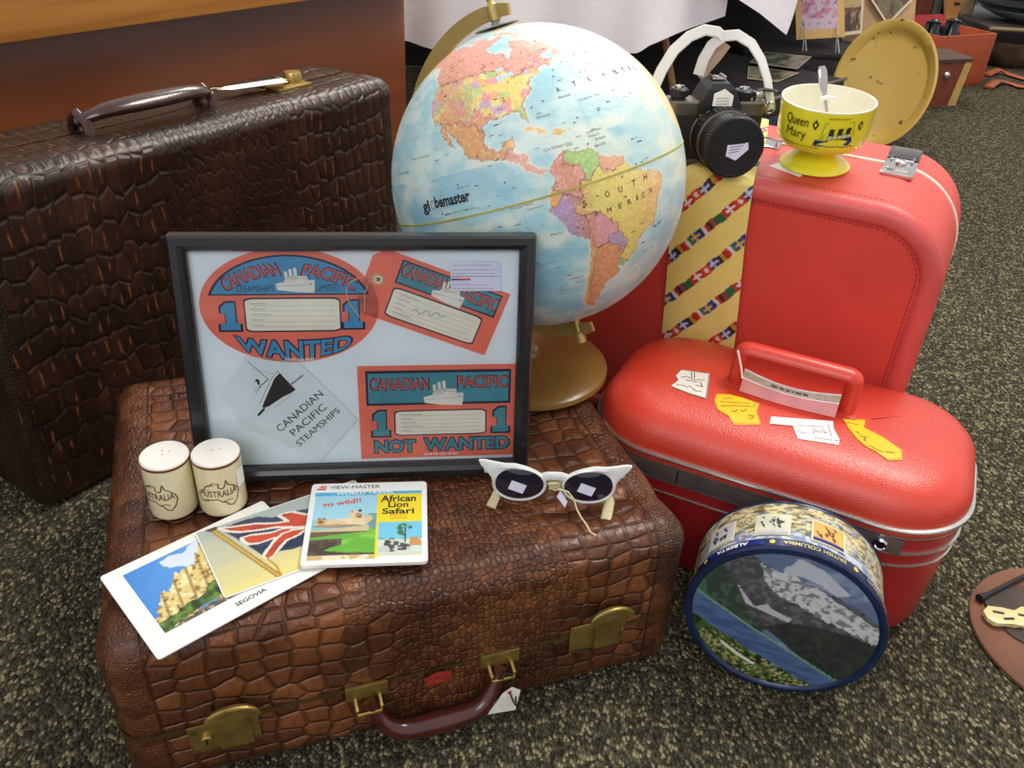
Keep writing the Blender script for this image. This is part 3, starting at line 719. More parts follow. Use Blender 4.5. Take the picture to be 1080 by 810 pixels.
# loop handle
hx0, hx1, hy, hz = -.057, .057, .117, .207
mb = MB()
r_ = .0098
path = [(hx0-.004, hy, hz-.004), (hx0-.004, hy+.002, hz+.018)]
for k in range(7):
    t = k/6*pi/2; path.append((hx0+.004-.008*cos(t), hy+.004, hz+.036+.006*sin(t)))
for k in range(7):
    t = pi/2-k/6*pi/2; path.append((hx1-.004+.008*cos(t), hy+.004, hz+.036+.006*sin(t)))
path += [(hx1+.004, hy+.002, hz+.018), (hx1+.004, hy, hz-.004)]
mb.tube(path, r_, M_['redhandle'], 12, up=(0, 1, 0), flat=(.95, 1.15)); mb.build('handle', T)
for xx in (hx0-.004, hx1+.004):
    mb = MB(); mb.box((xx-.012, hy-.014, hz-.003), (xx+.012, hy+.014, hz+.003), M_['redhandle'], bev=.002); mb.build('handle_base', T)
# clear sleeve tied to the handle
M_['sleeve'] = mat('pinkish clear vinyl sleeve', (226, 150, 148), .2, 0, .06, 40, coat=.6)
M_['silverink'] = mat('silver print', (196, 178, 160), .35, .4, .1, 200)
def slv(x, y, l):   # a strip standing in front of the handle, bowed
    t = (x+.055)/.11
    return (x, .094-.004*sin(pi*t)-l+y*.25, lidz(x, .094)+.003+y-.006*sin(pi*t)*(y/.026))
tagv = empty('clear_tag_sleeve', None, M=BMx, label='pinkish clear vinyl sleeve tag standing under the handle of the train case', cat='tag')
A = Art(slv, .0006); A.grid(-.052, 0, .052, .027, 16, 2, M_['sleeve'], 0); A.grid(-.052, .0175, .052, .0255, 16, 1, M_['silverink'], 1); A.grid(-.052, .016, .052, .0175, 16, 1, M_['whiteink'], 2); A.grid(-.052, .0255, .052, .0268, 16, 1, M_['whiteink'], 2)
A.scribble(-.02, .0195, .02, .024, M_['blackink'], 1, 3, .0018, 6, 1); A.build('sleeve', tagv)
mb = MB(); mb.tube([(-.052, .095, .226), (-.056, .1, .235), (-.062, .108, .244), (-.066, .112, .25)], .0012, M_['cream'], 6); mb.build('tie', tagv)
# stickers on the lid
def bxy(px, py):
    p = BMx.inverted() @ atz(px, py, .2068); return (p.x, p.y)
M_['styellow'] = mat('yellow sticker', (238, 196, 26), .4, 0, .03, 60, coat=.3); M_['stwhite'] = mat('white sticker', (232, 226, 214), .4, 0, .03, 60, coat=.3)
M_['stpink'] = mat('white and pink sticker', (240, 226, 224), .4, 0, .03, 60, coat=.3); M_['stdark'] = mat('dark sticker print', (70, 60, 50), .5); M_['stbrown'] = mat('brown sticker print', (150, 80, 50), .5)
M_['stedge'] = mat('sticker edge yellow', (232, 170, 10), .4, coat=.3)
def sticker(pix, m, medge, name, label, deco):
    P = [bxy(700+x/4.154, 350+y/4.154) for x, y in pix]
    cx = sum(p[0] for p in P)/len(P); cy = sum(p[1] for p in P)/len(P)
    A = Art(lambda x, y, l: (x, y, lidz(x, y)+.0007+l), .00025)
    A.poly(P, medge, 0); A.poly([(cx+(x-cx)*.93, cy+(y-cy)*.93) for x, y in P], m, 1)
    deco(A, lambda x, y: bxy(700+x/4.154, 350+y/4.154)); tag(A.build(name, T), label=label)
def dln(A, q, pts, w=.0008, m='stdark'): A.line([q(*p) for p in pts], w, M_[m], 2)
sticker([(75, 168), (203, 187), (188, 296), (110, 272), (28, 240), (62, 215), (50, 195)], M_['stwhite'], M_['greyink'], 'souvenir_sticker', 'white state-shaped souvenir sticker',
        lambda A, q: [dln(A, q, a) for a in ([(75, 205), (100, 200), (125, 212), (180, 218)], [(120, 180), (122, 205)], [(133, 180), (135, 206)], [(55, 235), (90, 240), (105, 248)], [(110, 240), (140, 262), (165, 265)], [(140, 238), (170, 245), (160, 225)], [(95, 215), (150, 225)])])
sticker([(232, 275), (290, 278), (345, 292), (395, 310), (418, 318), (408, 350), (427, 402), (310, 396), (285, 365), (235, 338), (220, 300)], M_['styellow'], M_['stedge'], 'souvenir_sticker', 'yellow lake-state souvenir sticker',
        lambda A, q: [dln(A, q, a, .0009, 'stbrown') for a in ([(245, 308), (300, 312), (375, 318)], [(250, 325), (310, 326), (380, 330)], [(260, 296), (300, 294)], [(298, 345), (312, 350), (322, 342)], [(335, 345), (350, 350), (362, 340)], [(370, 365), (395, 370), (385, 380), (372, 375)], [(400, 318), (390, 334)])])
sticker([(470, 372), (740, 395), (745, 430), (770, 470), (768, 492), (590, 462), (565, 412), (465, 400)], M_['stpink'], M_['whiteink'], 'souvenir_sticker', 'white panhandle-shaped souvenir sticker',
        lambda A, q: [dln(A, q, a, .0008, k) for a, k in (([(650, 425), (675, 440), (712, 445), (690, 430)], 'stbrown'), ([(660, 436), (655, 446)], 'stbrown'), ([(590, 430), (610, 445), (625, 440)], 'greyink'), ([(590, 412), (700, 420)], 'greyink'), ([(720, 410), (735, 460)], 'greyink'), ([(750, 475), (765, 478)], 'stdark'), ([(660, 462), (740, 475)], 'greyink'))])
sticker([(783, 385), (880, 390), (872, 420), (960, 465), (1042, 520), (1047, 560), (985, 560), (930, 525), (880, 500), (845, 470), (810, 430)], M_['styellow'], M_['stedge'], 'souvenir_sticker', 'yellow long coast-state souvenir sticker',
        lambda A, q: [dln(A, q, a, .0009, 'stdark') for a in ([(800, 402), (850, 412)], [(860, 460), (885, 466), (875, 478), (888, 480)], [(970, 526), (1010, 532)], [(900, 500), (960, 530)], [(840, 440), (860, 455)])])

# ------------------------------------------------------------------ framed luggage labels
FRW, FRH = .315, .239
FrM = frame_mat((-.294, .635, FH_+.004), .133, .166)
Fr = empty('framed_picture', None, M=FrM, label='black picture frame of steamship luggage labels leaning back on the flat suitcase', cat='picture frame')
mb = MB(); lip = .0142
prof = [(0, .0), (0, -.013), (.002, -.016), (.008, -.0165), (.012, -.0145), (lip, -.011), (lip, -.004)]   # (inset, y)
R = []
for ins, y in prof: R.append([(ins, y, ins), (FRW-ins, y, ins), (FRW-ins, y, FRH-ins), (ins, y, FRH-ins)])
mb.rings(R, M_['blackpaint'], True, False, False); mb.box((.001, 0, .001), (FRW-.001, .003, FRH-.001), M_['black']); mb.build('moulding', Fr, ang=25)
mb = MB(); mb.box((.11, .003, .10), (.2, .005, .2), M_['black']); mb.rings([[(.13, .004, .19), (.18, .004, .19), (.18, .006, .19), (.13, .006, .19)], [(.14, .085, -.01+.019), (.17, .085, .009), (.17, .087, .009), (.14, .087, .009)]], M_['black']); mb.build('easel_strut', Fr)
fz = lambda y0: (lambda x, y, l: (x, y0-l, y))
Y0 = -.0045
A = Art(fz(Y0)); A.rect(lip-.001, lip-.001, FRW-lip+.001, FRH-lip+.001, M_['mount'], 0); A.build('mount', Fr)
I = M_
def steamship(A, f, layer, ink='shipwhite'):
    """white liner seen from the bow quarter; f maps unit box to the sheet"""
    A.poly([f(*p) for p in ((0, .36), (.10, .40), (.40, .50), (.70, .48), (.99, .52), (1, .44), (.99, .18), (.96, 0), (.5, .03), (.03, .12))], M_[ink], layer)
    A.poly([f(*p) for p in ((.22, .44), (.26, .60), (.42, .66), (.80, .68), (.84, .50))], M_[ink], layer)
    for x, h in ((.28, .86), (.40, .95), (.52, 1.0)): A.poly([f(x-.035, .58), f(x+.045, .58), f(x+.03, h), f(x-.05, h-.02)], M_[ink], layer)
    A.line([f(.72, .65), f(.74, .95)], .0004, M_['greyink'], layer+1); A.line([f(.28, .55), f(.8, .58)], .00035, M_['greyink'], layer+1)
    A.line([f(.05, .26), f(.95, .34)], .0003, M_['greyink'], layer+1); A.ell(*f(.9, .37), .0006, .0006, M_['blackink'], layer+1, 8)
def big_one(A, x, y, w, h, m, layer, ang=0):
    P = [(-.5, -.5), (.5, -.5), (.5, -.24), (.3, -.24), (.3, .5), (-.12, .5), (-.42, .34), (-.42, .1), (-.2, .1), (-.2, -.24), (-.5, -.24)]
    ca, sa = cos(ang), sin(ang)
    def tr(k): return [(x+px*w*k[0]*ca-py*h*k[1]*sa, y+px*w*k[0]*sa+py*h*k[1]*ca) for px, py in P]
    A.poly(tr((1.18, 1.12)), M_['navyink'], layer); A.poly(tr((.94, .98)), m, layer+1)
def form(A, f, rows, pts, layer=3, th=.0007):
    """cream writing panel with ruled lines; f maps unit square"""
    out = [f(x, y) for x, y in rrect(-.015, 1.015, -.05, 1.05, .1, 5)]; A.poly(out, M_['navyink'], layer)
    A.poly([f(x, y) for x, y in rrect(0, 1, 0, 1, .09, 5)], M_['creampaper'], layer+1)
    for i in range(rows):
        y = .9-.85*(i+.6)/rows; A.line([f(.08, y), f(.95, y)], .00022, M_['greyink'], layer+2); 
        x = .06
        for k in range(random.randint(4, 8)): A.line([f(x, y+.06), f(x+.022, y+.06)], .0006, M_['greyink'], layer+2); x += .03
# oval label
ocx, ocy, orx, ory = .0968, .1728, .0783, .0535
A = Art(fz(Y0))
A.ell(ocx, ocy, orx, ory, I['coral'], 1, 72)
ox = lambda x: ocx+orx*x; oy = lambda y: ocy+ory*y
def cap(k, y0, m, ly):
    a = math.asin(y0/(.87*k)); P = [(ox(.9*k*cos(t)), oy(.87*k*sin(t))) for t in np.linspace(a, pi-a, 40)]; A.poly(P, m, ly)
cap(1.02, .20, I['navyink'], 2); cap(.985, .225, I['blueink'], 3)
def arch(k, sh=0): return lambda x, y: (x+y*k*x*0, y)
wl = lambda x, y: (x+(-.35)*y*0+y*(-.42), y+.0115*((x/.02)*.55)+-.0018*((x/.02)**2))
A.text('CANADIAN', ox(-.42), oy(.565), .050, .0112, I['redink'], 4, .012, .30, lambda x, y: (x+y*-.1, y-.0022*(x/.02)**2), I['navyink'], .035)
A.text('PACIFIC', ox(.47), oy(.55), .047, .0112, I['redink'], 4, .012, -.30, lambda x, y: (x+y*.1, y-.0022*(x/.02)**2), I['navyink'], .035)
A.text('STEAMSHIPS', ox(-.37), oy(.315), .032, .0056, I['navyink'], 4, 0)
A.text('LIMITED', ox(.435), oy(.325), .020, .0056, I['navyink'], 4, 0)
steamship(A, lambda x, y: (ox(-.14)+x*.034, oy(.24)+y*.023), 6)
big_one(A, ox(-.68), oy(-.165), .018, .026, I['blueink'], 2); big_one(A, ox(.70), oy(-.15), .018, .026, I['blueink'], 2)
form(A, lambda x, y: (ox(-.5)+x*.0822, oy(-.42)+y*.0295), 5, None, 2)
A.text('WANTED', ox(.02), oy(-.68), .101, .0165, I['blueink'], 2, .03, 0, lambda x, y: (x*(1+y*14*.9*.3), y*(1.12-.35*abs(x)/.05)-.0052+.0078*(x/.05)**2), I['navyink'], .05)
A.text('PASTE ON END', ox(.06), oy(-.955), .026, .0026, I['whiteink'], 4, .03, 0, lambda x, y: (x, y+.0012*(x/.013)**2))
A.build('oval_label', Fr)
# rectangular label
A = Art(fz(Y0)); x0, y0, x1, y1 = .1528, .0172, .3016, .1143
rx = lambda v: x0+(v-80)/855*(x1-x0); ry = lambda v: y1-(v-88)/497*(y1-y0)
A.rect(x0, y0, x1, y1, I['coral'], 1)
A.rect(rx(122), ry(114), rx(908), ry(296), I['navyink'], 2); A.rect(rx(134), ry(128), rx(895), ry(284), I['tealink'], 3)
A.text('CANADIAN', rx(303), ry(184), .0535, .0115, I['redink'], 4, .01, 0, None, I['navyink'], .035)
A.text('PACIFIC', rx(752), ry(178), .0465, .0115, I['redink'], 4, .01, 0, None, I['navyink'], .035)
steamship(A, lambda x, y: (rx(430)+x*.038, ry(302)+y*.026), 6)
big_one(A, rx(196), ry(394), .0165, .0265, I['tealink'], 2); big_one(A, rx(856), ry(386), .0165, .0265, I['tealink'], 2)
form(A, lambda x, y: (rx(276)+x*.086, ry(456)+y*.0245), 5, None, 2)
A.text('NOT', rx(270), ry(520), .039, .0135, I['tealink'], 2, .035, 0, None, I['navyink'], .05)
A.text('WANTED', rx(668), ry(514), .083, .0135, I['tealink'], 2, .035, 0, None, I['navyink'], .05)
A.text('PASTE ON END', rx(525), ry(568), .032, .0024, I['whiteink'], 4, .03)
A.build('rectangular_label', Fr)
# string tag label
A = Art(fz(Y0)); ta = -.367; tx, ty = .1935, .2215
def tf(x, y): return (tx+x*cos(ta)-y*sin(ta), ty+x*sin(ta)+y*cos(ta))
def tpoly(P, m, l): A.poly([tf(*p) for p in P], m, l)
TW, TH = .108, .0640
tpoly([(-.004, 0), (TW, 0), (TW, -TH), (-.012, -TH), (-.020, -TH+.010), (-.020, -.010), (-.010, 0)], I['coral'], 1)
tpoly([(.006, -.004), (TW-.006, -.004), (TW-.006, -.0265), (.006, -.0265)], I['navyink'], 2); tpoly([(.0074, -.0054), (TW-.0074, -.0054), (TW-.0074, -.0251), (.0074, -.0251)], I['tealink'], 3)
A.text('CANADIAN', *tf(.031, -.0125), .044, .011, I['redink'], 4, .01, ta, None, I['navyink'], .035)
A.text('PACIFIC', *tf(.082, -.0145), .037, .011, I['redink'], 4, .01, ta, None, I['navyink'], .035)
steamship(A, lambda x, y: tf(.040+x*.030, -.029+y*.022), 6)
form(A, lambda x, y: tf(.008+x*.084, -.0575+y*.0265), 5, None, 2)
A.line([tf(.03+.002*i, -.046+.0025*sin(i*1.3)+.0004*i) for i in range(16)], .0004, I['paperpen'], 6)
A.ell(*tf(-.0085, -.029), .0056, .0056, I['gold'], 2, 20); A.ell(*tf(-.0085, -.029), .0040, .0040, I['cream'], 3, 20); A.ell(*tf(-.0085, -.029), .0018, .0018, I['blackink'], 4, 14)
cx_, cy_ = tf(-.0085, -.029)
A.line([(cx_, cy_), (cx_-.006, cy_+.003), (cx_-.016, cy_+.0022), (cx_-.026, cy_-.003), (cx_-.0285, cy_-.012), (cx_-.026, cy_-.022), (cx_-.017, cy_-.036)], .0007, I['string'], 9)
A.line([(cx_, cy_), (cx_-.008, cy_-.002), (cx_-.012, cy_-.012), (cx_-.013, cy_-.03)], .0006, I['string'], 9)
A.build('string_tag_label', Fr)
# steamship card, set at an angle
A = Art(fz(Y0))
q = lambda zx, zy: (.0825+.000868*(220+zx/6.75-296)-.000078*(370+zy/6.75-395), .1103-.0000147*(220+zx/6.75-296)-.000967*(370+zy/6.75-395))
A.poly([q(280, 60), (.1012, .1194), (.1514, .0596), (.1147, .0160), q(250, 560), q(90, 330)], M_['cardpaper'], 1)
A.line([(.1012, .1194), (.1514, .0596), (.1147, .0160)], .0004, I['greyink'], 1)
A.poly([q(515, 178), (q(628, 296)), q(590, 322), q(540, 345), q(480, 385), q(440, 412), q(400, 426), q(392, 412), q(440, 300), q(478, 215)], I['blackink'], 3)
A.poly([q(515, 178), q(500, 168), q(470, 205), q(420, 310), q(380, 395), q(392, 412), q(440, 300), q(478, 215)], I['whiteink'], 3)
A.line([q(500, 165), q(468, 203), q(415, 308), q(376, 395)], .0003, I['blackink'], 4); A.line([q(515, 176), q(500, 165)], .0003, I['blackink'], 4)
A.line([q(365, 475), q(405, 432)], .0022, I['blackink'], 3); A.line([q(590, 262), q(676, 196)], .0016, I['greyink'], 3)
A.line([q(290, 95), q(440, 225)], .0005, I['blackink'], 3); A.line([q(320, 150), q(470, 185)], .0003, I['greyink'], 3); A.line([q(430, 225), q(370, 280)], .0008, I['blackink'], 3)
A.poly([q(340, 235), q(352, 218), q(372, 226), q(376, 258), q(362, 262), q(356, 240)], I['blackink'], 3)
for k in range(6): A.line([q(345+12*k, 290-8*k), q(352+9*k, 330-16*k)], .0004, I['greyink'], 3)
for k in range(5): A.line([q(470+26*k, 425-18*k), q(500+26*k, 412-20*k)], .0003, I['greyink'], 2)
sang = .728
for body, (zx, zy), L_, h_ in (('CANADIAN', (656, 450), .057, .0072), ('PACIFIC', (720, 512), .0435, .0070), ('STEAMSHIPS', (790, 566), .054, .0062)):
    A.text(body, *q(zx, zy), L_, h_, I['blackink'], 3, 0, sang)
A.build('steamship_card', Fr)
A = Art(fz(Y0-.0018)); A.rect(.2395, .2005, .2845, .2135, I['lavpaper'], 1); A.rect(.2395, .1865, .2850, .1998, I['lavpaper'], 1)
for yy, s_ in ((.2105, 1), (.2065, 2), (.2030, 3)): A.scribble(.2415, yy-.001, .281, yy+.001, I['greyink'], 1, 2, .0005, s_, .85)
for yy, s_ in ((.1925, 4), (.1890, 5)): A.scribble(.2415, yy-.001, .278, yy+.001, I['greyink'], 1, 2, .0005, s_, .8)
M_['redpen'] = mat('red marker', (220, 50, 60), .5); M_['bluepen'] = mat('blue marker', (40, 80, 160), .5)
A.line([(.247, .1975), (.257, .1975)], .0016, M_['redpen'], 3); A.line([(.2405, .1975), (.247, .1975)], .0016, M_['bluepen'], 3)
tag(A.build('price_label', Fr), label='lilac white price label on the glass')
mb = MB(); mb.add([(lip-.001, Y0-.0035, lip-.001), (FRW-lip+.001, Y0-.0035, lip-.001), (FRW-lip+.001, Y0-.0035, FRH-lip+.001), (lip-.001, Y0-.0035, FRH-lip+.001)], [(0, 1, 2, 3)], M_['pane'])
mb.build('glass', Fr, smooth=False)

# ------------------------------------------------------------------ globe
GO = (.016, .87, FH_+.0035); GR = .1525; GZ = .419-FH_-.0035
G = empty('globe', GO, label='large world globe turned to the Americas on a round gold base', cat='globe')
RG = np.array([[.941, .109, -.321], [-.039, .975, .219], [.337, -.194, .921]])
def orth(R):
    u, s, v = np.linalg.svd(R); return u @ v
RG = orth(RG)
LANDS = {
 'canada': [(-141, 69.6), (-141, 60.3), (-135, 59.5), (-130, 55), (-127, 51), (-123, 49), (-110, 49), (-95, 49), (-89, 48), (-84.5, 46.5), (-82.5, 45), (-82.5, 42.3), (-79, 43), (-76, 44.3), (-74.5, 45), (-71, 45.3), (-69, 47.3), (-67.5, 45.5), (-64.5, 43.6), (-60.5, 46), (-64, 47), (-65.5, 48.8), (-69, 48.5), (-60, 50.2), (-56, 52), (-58, 54.8), (-62, 57.5), (-65, 60), (-70, 61), (-77.5, 62.5), (-78, 59), (-77, 56), (-79.5, 54.5), (-79.5, 51.5), (-82.5, 53), (-82.3, 55.1), (-88, 56.5), (-93, 58.8), (-94.5, 61), (-90, 64), (-86, 66), (-82, 67), (-82, 69.5), (-88, 68.5), (-95, 68), (-96, 71.5), (-108, 68), (-115, 68), (-122, 69.8), (-130, 70), (-136, 69)],
 'islandsN': [(-80, 73.5), (-72, 71), (-66, 68), (-63, 65), (-68, 63), (-74, 64.5), (-73, 67.5), (-80, 70), (-89, 71), (-90, 73.5)],
 'victoria': [(-117, 73), (-105, 73), (-101, 69.5), (-110, 68.6), (-117, 70)],
 'ellesmere': [(-90, 82), (-65, 83), (-70, 80), (-77, 77), (-90, 76.5), (-95, 80)],
 'newfoundland': [(-59, 48), (-57, 51), (-55.5, 51.5), (-53, 48.5), (-53.5, 46.8), (-56, 47)],
 'alaska': [(-141, 69.6), (-156, 71), (-166, 68), (-162, 66), (-168, 65.5), (-161, 64), (-166, 61.5), (-162, 59), (-158, 58), (-164, 54.8), (-153, 57.5), (-151, 60), (-144, 60), (-141, 60.3)],
 'usa': [(-124.5, 48.3), (-123, 49), (-95, 49), (-89, 48), (-84.5, 46.5), (-82.5, 45), (-82.5, 42.3), (-79, 43), (-76, 44.3), (-74.5, 45), (-71, 45.3), (-69, 47.3), (-67, 44.8), (-70.5, 43), (-70, 41.6), (-74, 40.6), (-75.5, 38), (-76, 35), (-79, 33), (-81.3, 31), (-80.2, 27), (-80.6, 25.2), (-82, 27), (-83, 29.6), (-86, 30.3), (-90, 29.2), (-94, 29.5), (-97.3, 27.5), (-97.2, 25.9), (-99.5, 27.5), (-101.5, 29.7), (-103, 29), (-106.5, 31.8), (-111, 31.3), (-114.8, 32.5), (-117.2, 32.6), (-118.5, 34), (-120.7, 34.6), (-122.5, 37.5), (-124.3, 40.5), (-124.2, 44)],
 'mexico': [(-117.2, 32.6), (-114.8, 32.5), (-111, 31.3), (-106.5, 31.8), (-103, 29), (-101.5, 29.7), (-99.5, 27.5), (-97.2, 25.9), (-97.8, 22.5), (-96, 19.2), (-94, 18.2), (-91.5, 18.6), (-90.3, 21), (-87, 21.5), (-87.8, 18.3), (-91, 17.2), (-92, 14.8), (-94.5, 16.2), (-99, 16.7), (-103.5, 18.5), (-105.6, 20.3), (-106.5, 23.5), (-109.3, 26), (-112, 29), (-114.7, 31.5), (-114, 30), (-111.5, 26), (-109.8, 23), (-112, 24.8), (-114.5, 27.5), (-115.8, 30)],
 'centralA': [(-92, 14.8), (-91, 17.2), (-88.3, 17.8), (-88.5, 15.8), (-83.3, 15), (-83.6, 11), (-81.5, 8.9), (-79.5, 9.5), (-77.3, 8.3), (-78.5, 8.2), (-80, 7.3), (-83, 8.3), (-85.7, 10), (-87.5, 12.9), (-90, 13.8)],
 'colombia': [(-77.3, 8.3), (-75.5, 10.8), (-74, 11.3), (-71.5, 12.3), (-72.5, 9), (-70, 7), (-67.5, 6.2), (-67.3, 2), (-69.5, 1), (-69.9, -4.2), (-73, -2.3), (-75.5, -.2), (-78.7, 1.4), (-77, 4), (-77.8, 7)],
 'venezuela': [(-71.5, 12.3), (-72.5, 9), (-70, 7), (-67.5, 6.2), (-67.3, 2), (-65.5, .8), (-63, 3.8), (-60.7, 5), (-60, 8.2), (-62, 10.5), (-66, 10.6), (-69, 11.5)],
 'guyanas': [(-60, 8.2), (-60.7, 5), (-59.5, 1.5), (-56, 2), (-52.5, 2.4), (-51.6, 4.3), (-54, 5.9), (-57, 6)],
 'ecuador': [(-78.7, 1.4), (-75.5, -.2), (-77.5, -3), (-79, -5), (-80.4, -3.5), (-80.9, -1.5), (-80, .7)],
 'peru': [(-79, -5), (-77.5, -3), (-75.5, -.2), (-73, -2.3), (-69.9, -4.2), (-73, -7.5), (-70.6, -9.8), (-69, -12.5), (-69.3, -17), (-70.4, -18.4), (-76, -14), (-78, -10), (-80, -7), (-81.3, -5), (-80.4, -3.5)],
 'brazil': [(-69.9, -4.2), (-69.5, 1), (-67.3, 2), (-65.5, .8), (-63, 3.8), (-60.7, 5), (-59.5, 1.5), (-56, 2), (-52.5, 2.4), (-51.6, 4.3), (-50, 1), (-44.5, -2.5), (-40, -2.8), (-35.3, -5.5), (-35, -8.5), (-38.5, -13), (-39, -17.5), (-41, -22), (-46.5, -24), (-48.6, -26), (-49.5, -29), (-53.3, -33.5), (-57.5, -30), (-54, -26), (-54.5, -24), (-58, -20), (-58.2, -16.5), (-60.2, -15.5), (-61, -13.5), (-65.3, -10), (-70.6, -9.8), (-73, -7.5)],
 'bolivia': [(-69, -12.5), (-70.6, -9.8), (-65.3, -10), (-61, -13.5), (-60.2, -15.5), (-58.2, -16.5), (-58, -20), (-62, -19.5), (-62.8, -22), (-67.5, -22.8), (-69.3, -17)],
 'paraguay': [(-62.5, -22), (-62, -19.5), (-58, -20), (-54.5, -24), (-55, -27.3), (-58.5, -27.2), (-57.7, -25.3)],
 'uruguay': [(-57.5, -30), (-53.3, -33.5), (-54.8, -34.9), (-58.3, -34)],
 'argentina': [(-67.5, -22.8), (-62.8, -22), (-57.7, -25.3), (-58.5, -27.2), (-54.5, -26), (-57.5, -30), (-58.3, -34), (-57, -36.5), (-58, -38.2), (-62.3, -39), (-65, -41), (-63.8, -42.7), (-67, -46), (-66, -48), (-69, -51), (-68.4, -52.3), (-65.5, -54.8), (-68.5, -55), (-71.8, -52), (-73, -49), (-71.6, -45), (-71.5, -40), (-70, -33), (-68.5, -27)],
 'chile': [(-70.4, -18.4), (-69.3, -17.5), (-67.5, -22.8), (-68.5, -27), (-70, -33), (-71.5, -40), (-71.6, -45), (-73, -49), (-71.8, -52), (-68.5, -55), (-72, -54.3), (-75, -50), (-75, -46), (-73.5, -41), (-73.5, -37), (-71.5, -32), (-70.5, -25)],
 'cuba': [(-84.5, 22), (-80, 23.1), (-76, 21.2), (-74.3, 20.2), (-77.5, 19.9), (-78.5, 21.3), (-82, 22.3)],
 'hispaniola': [(-74.3, 18.4), (-73, 19.9), (-70, 19.7), (-68.5, 18.5), (-71.5, 17.8)],
 'jamaica': [(-78.3, 18.4), (-76.3, 18.1), (-77.2, 17.8)], 'puerto': [(-67.2, 18.4), (-65.7, 18.4), (-65.8, 18), (-67.2, 18)],
 'greenland': [(-73, 78), (-60, 82), (-30, 83.5), (-18, 80), (-20, 74), (-24, 70), (-38, 66), (-43, 60), (-50, 62), (-54, 68), (-55, 71), (-62, 76)],
 'iceland': [(-24, 65.5), (-19, 66.5), (-14, 65), (-18, 63.5), (-22, 64)],
 'africa': [(-17, 15), (-16, 20), (-13, 27.7), (-9.5, 31), (-6, 35.7), (0, 36), (10, 37), (11, 33.5), (20, 31), (33, 31), (43, 12), (51, 11.5), (40, -4), (40, -15), (33, -28), (20, -34.5), (12, -17), (13, -5), (9, 3.5), (4, 6.3), (-7.5, 4.5), (-13, 8.5), (-16.7, 12.3)],
 'iberia': [(-9.3, 37), (-9, 43), (-1.8, 43.4), (3, 42), (0, 38.5), (-2, 36.8), (-5.5, 36)],
 'europe': [(-1.8, 43.4), (-1.5, 47), (-4.5, 48.4), (2, 51), (8, 54), (10, 57), (5, 60), (12, 66), (20, 70), (40, 67), (60, 68), (60, 45), (30, 46), (15, 44), (8, 44), (3, 43)],
 'uk': [(-5, 50), (1, 51), (0, 53.5), (-2, 56), (-3, 58.5), (-5.5, 57), (-3, 54)], 'ireland': [(-10, 52), (-6, 52.3), (-6, 54.5), (-9, 54.5)],
 'asia': [(60, 68), (100, 77), (140, 73), (180, 68), (160, 60), (140, 54), (130, 43), (121, 38), (121, 28), (108, 20), (104, 2), (97, 17), (88, 22), (78, 8), (68, 24), (57, 26), (43, 14), (34, 29), (30, 46), (60, 45)],
 'australia': [(114, -22), (122, -18), (130, -12), (137, -12), (142, -11), (146, -19), (153, -26), (150, -37), (141, -38), (131, -32), (116, -34)],
 'antarctica': [(-180, -72), (-100, -73), (-62, -64), (-55, -75), (0, -70), (90, -66), (180, -72), (180, -90), (-180, -90)],
}
LC = dict(canada=(234, 142, 134), islandsN=(236, 158, 150), victoria=(236, 158, 150), ellesmere=(238, 170, 160), newfoundland=(234, 142, 134), alaska=(232, 150, 120), mexico=(236, 176, 92), centralA=(226, 150, 140),
          colombia=(236, 148, 150), venezuela=(150, 204, 112), guyanas=(236, 150, 120), ecuador=(240, 160, 90), peru=(170, 130, 200), brazil=(238, 206, 84), bolivia=(232, 140, 164), paraguay=(176, 140, 196), uruguay=(130, 190, 130),
          argentina=(232, 132, 84), chile=(236, 196, 100), cuba=(236, 190, 120), hispaniola=(226, 180, 110), jamaica=(200, 200, 130), puerto=(226, 180, 110), greenland=(222, 220, 196), iceland=(232, 170, 150), africa=(236, 190, 110), iberia=(230, 140, 150),
          europe=(170, 200, 120), uk=(230, 150, 150), ireland=(150, 200, 130), asia=(236, 200, 110), australia=(236, 180, 120), antarctica=(228, 232, 230))
STATES = [(240, 214, 110), (176, 208, 120), (196, 160, 206), (238, 170, 110), (234, 140, 150), (236, 224, 140)]
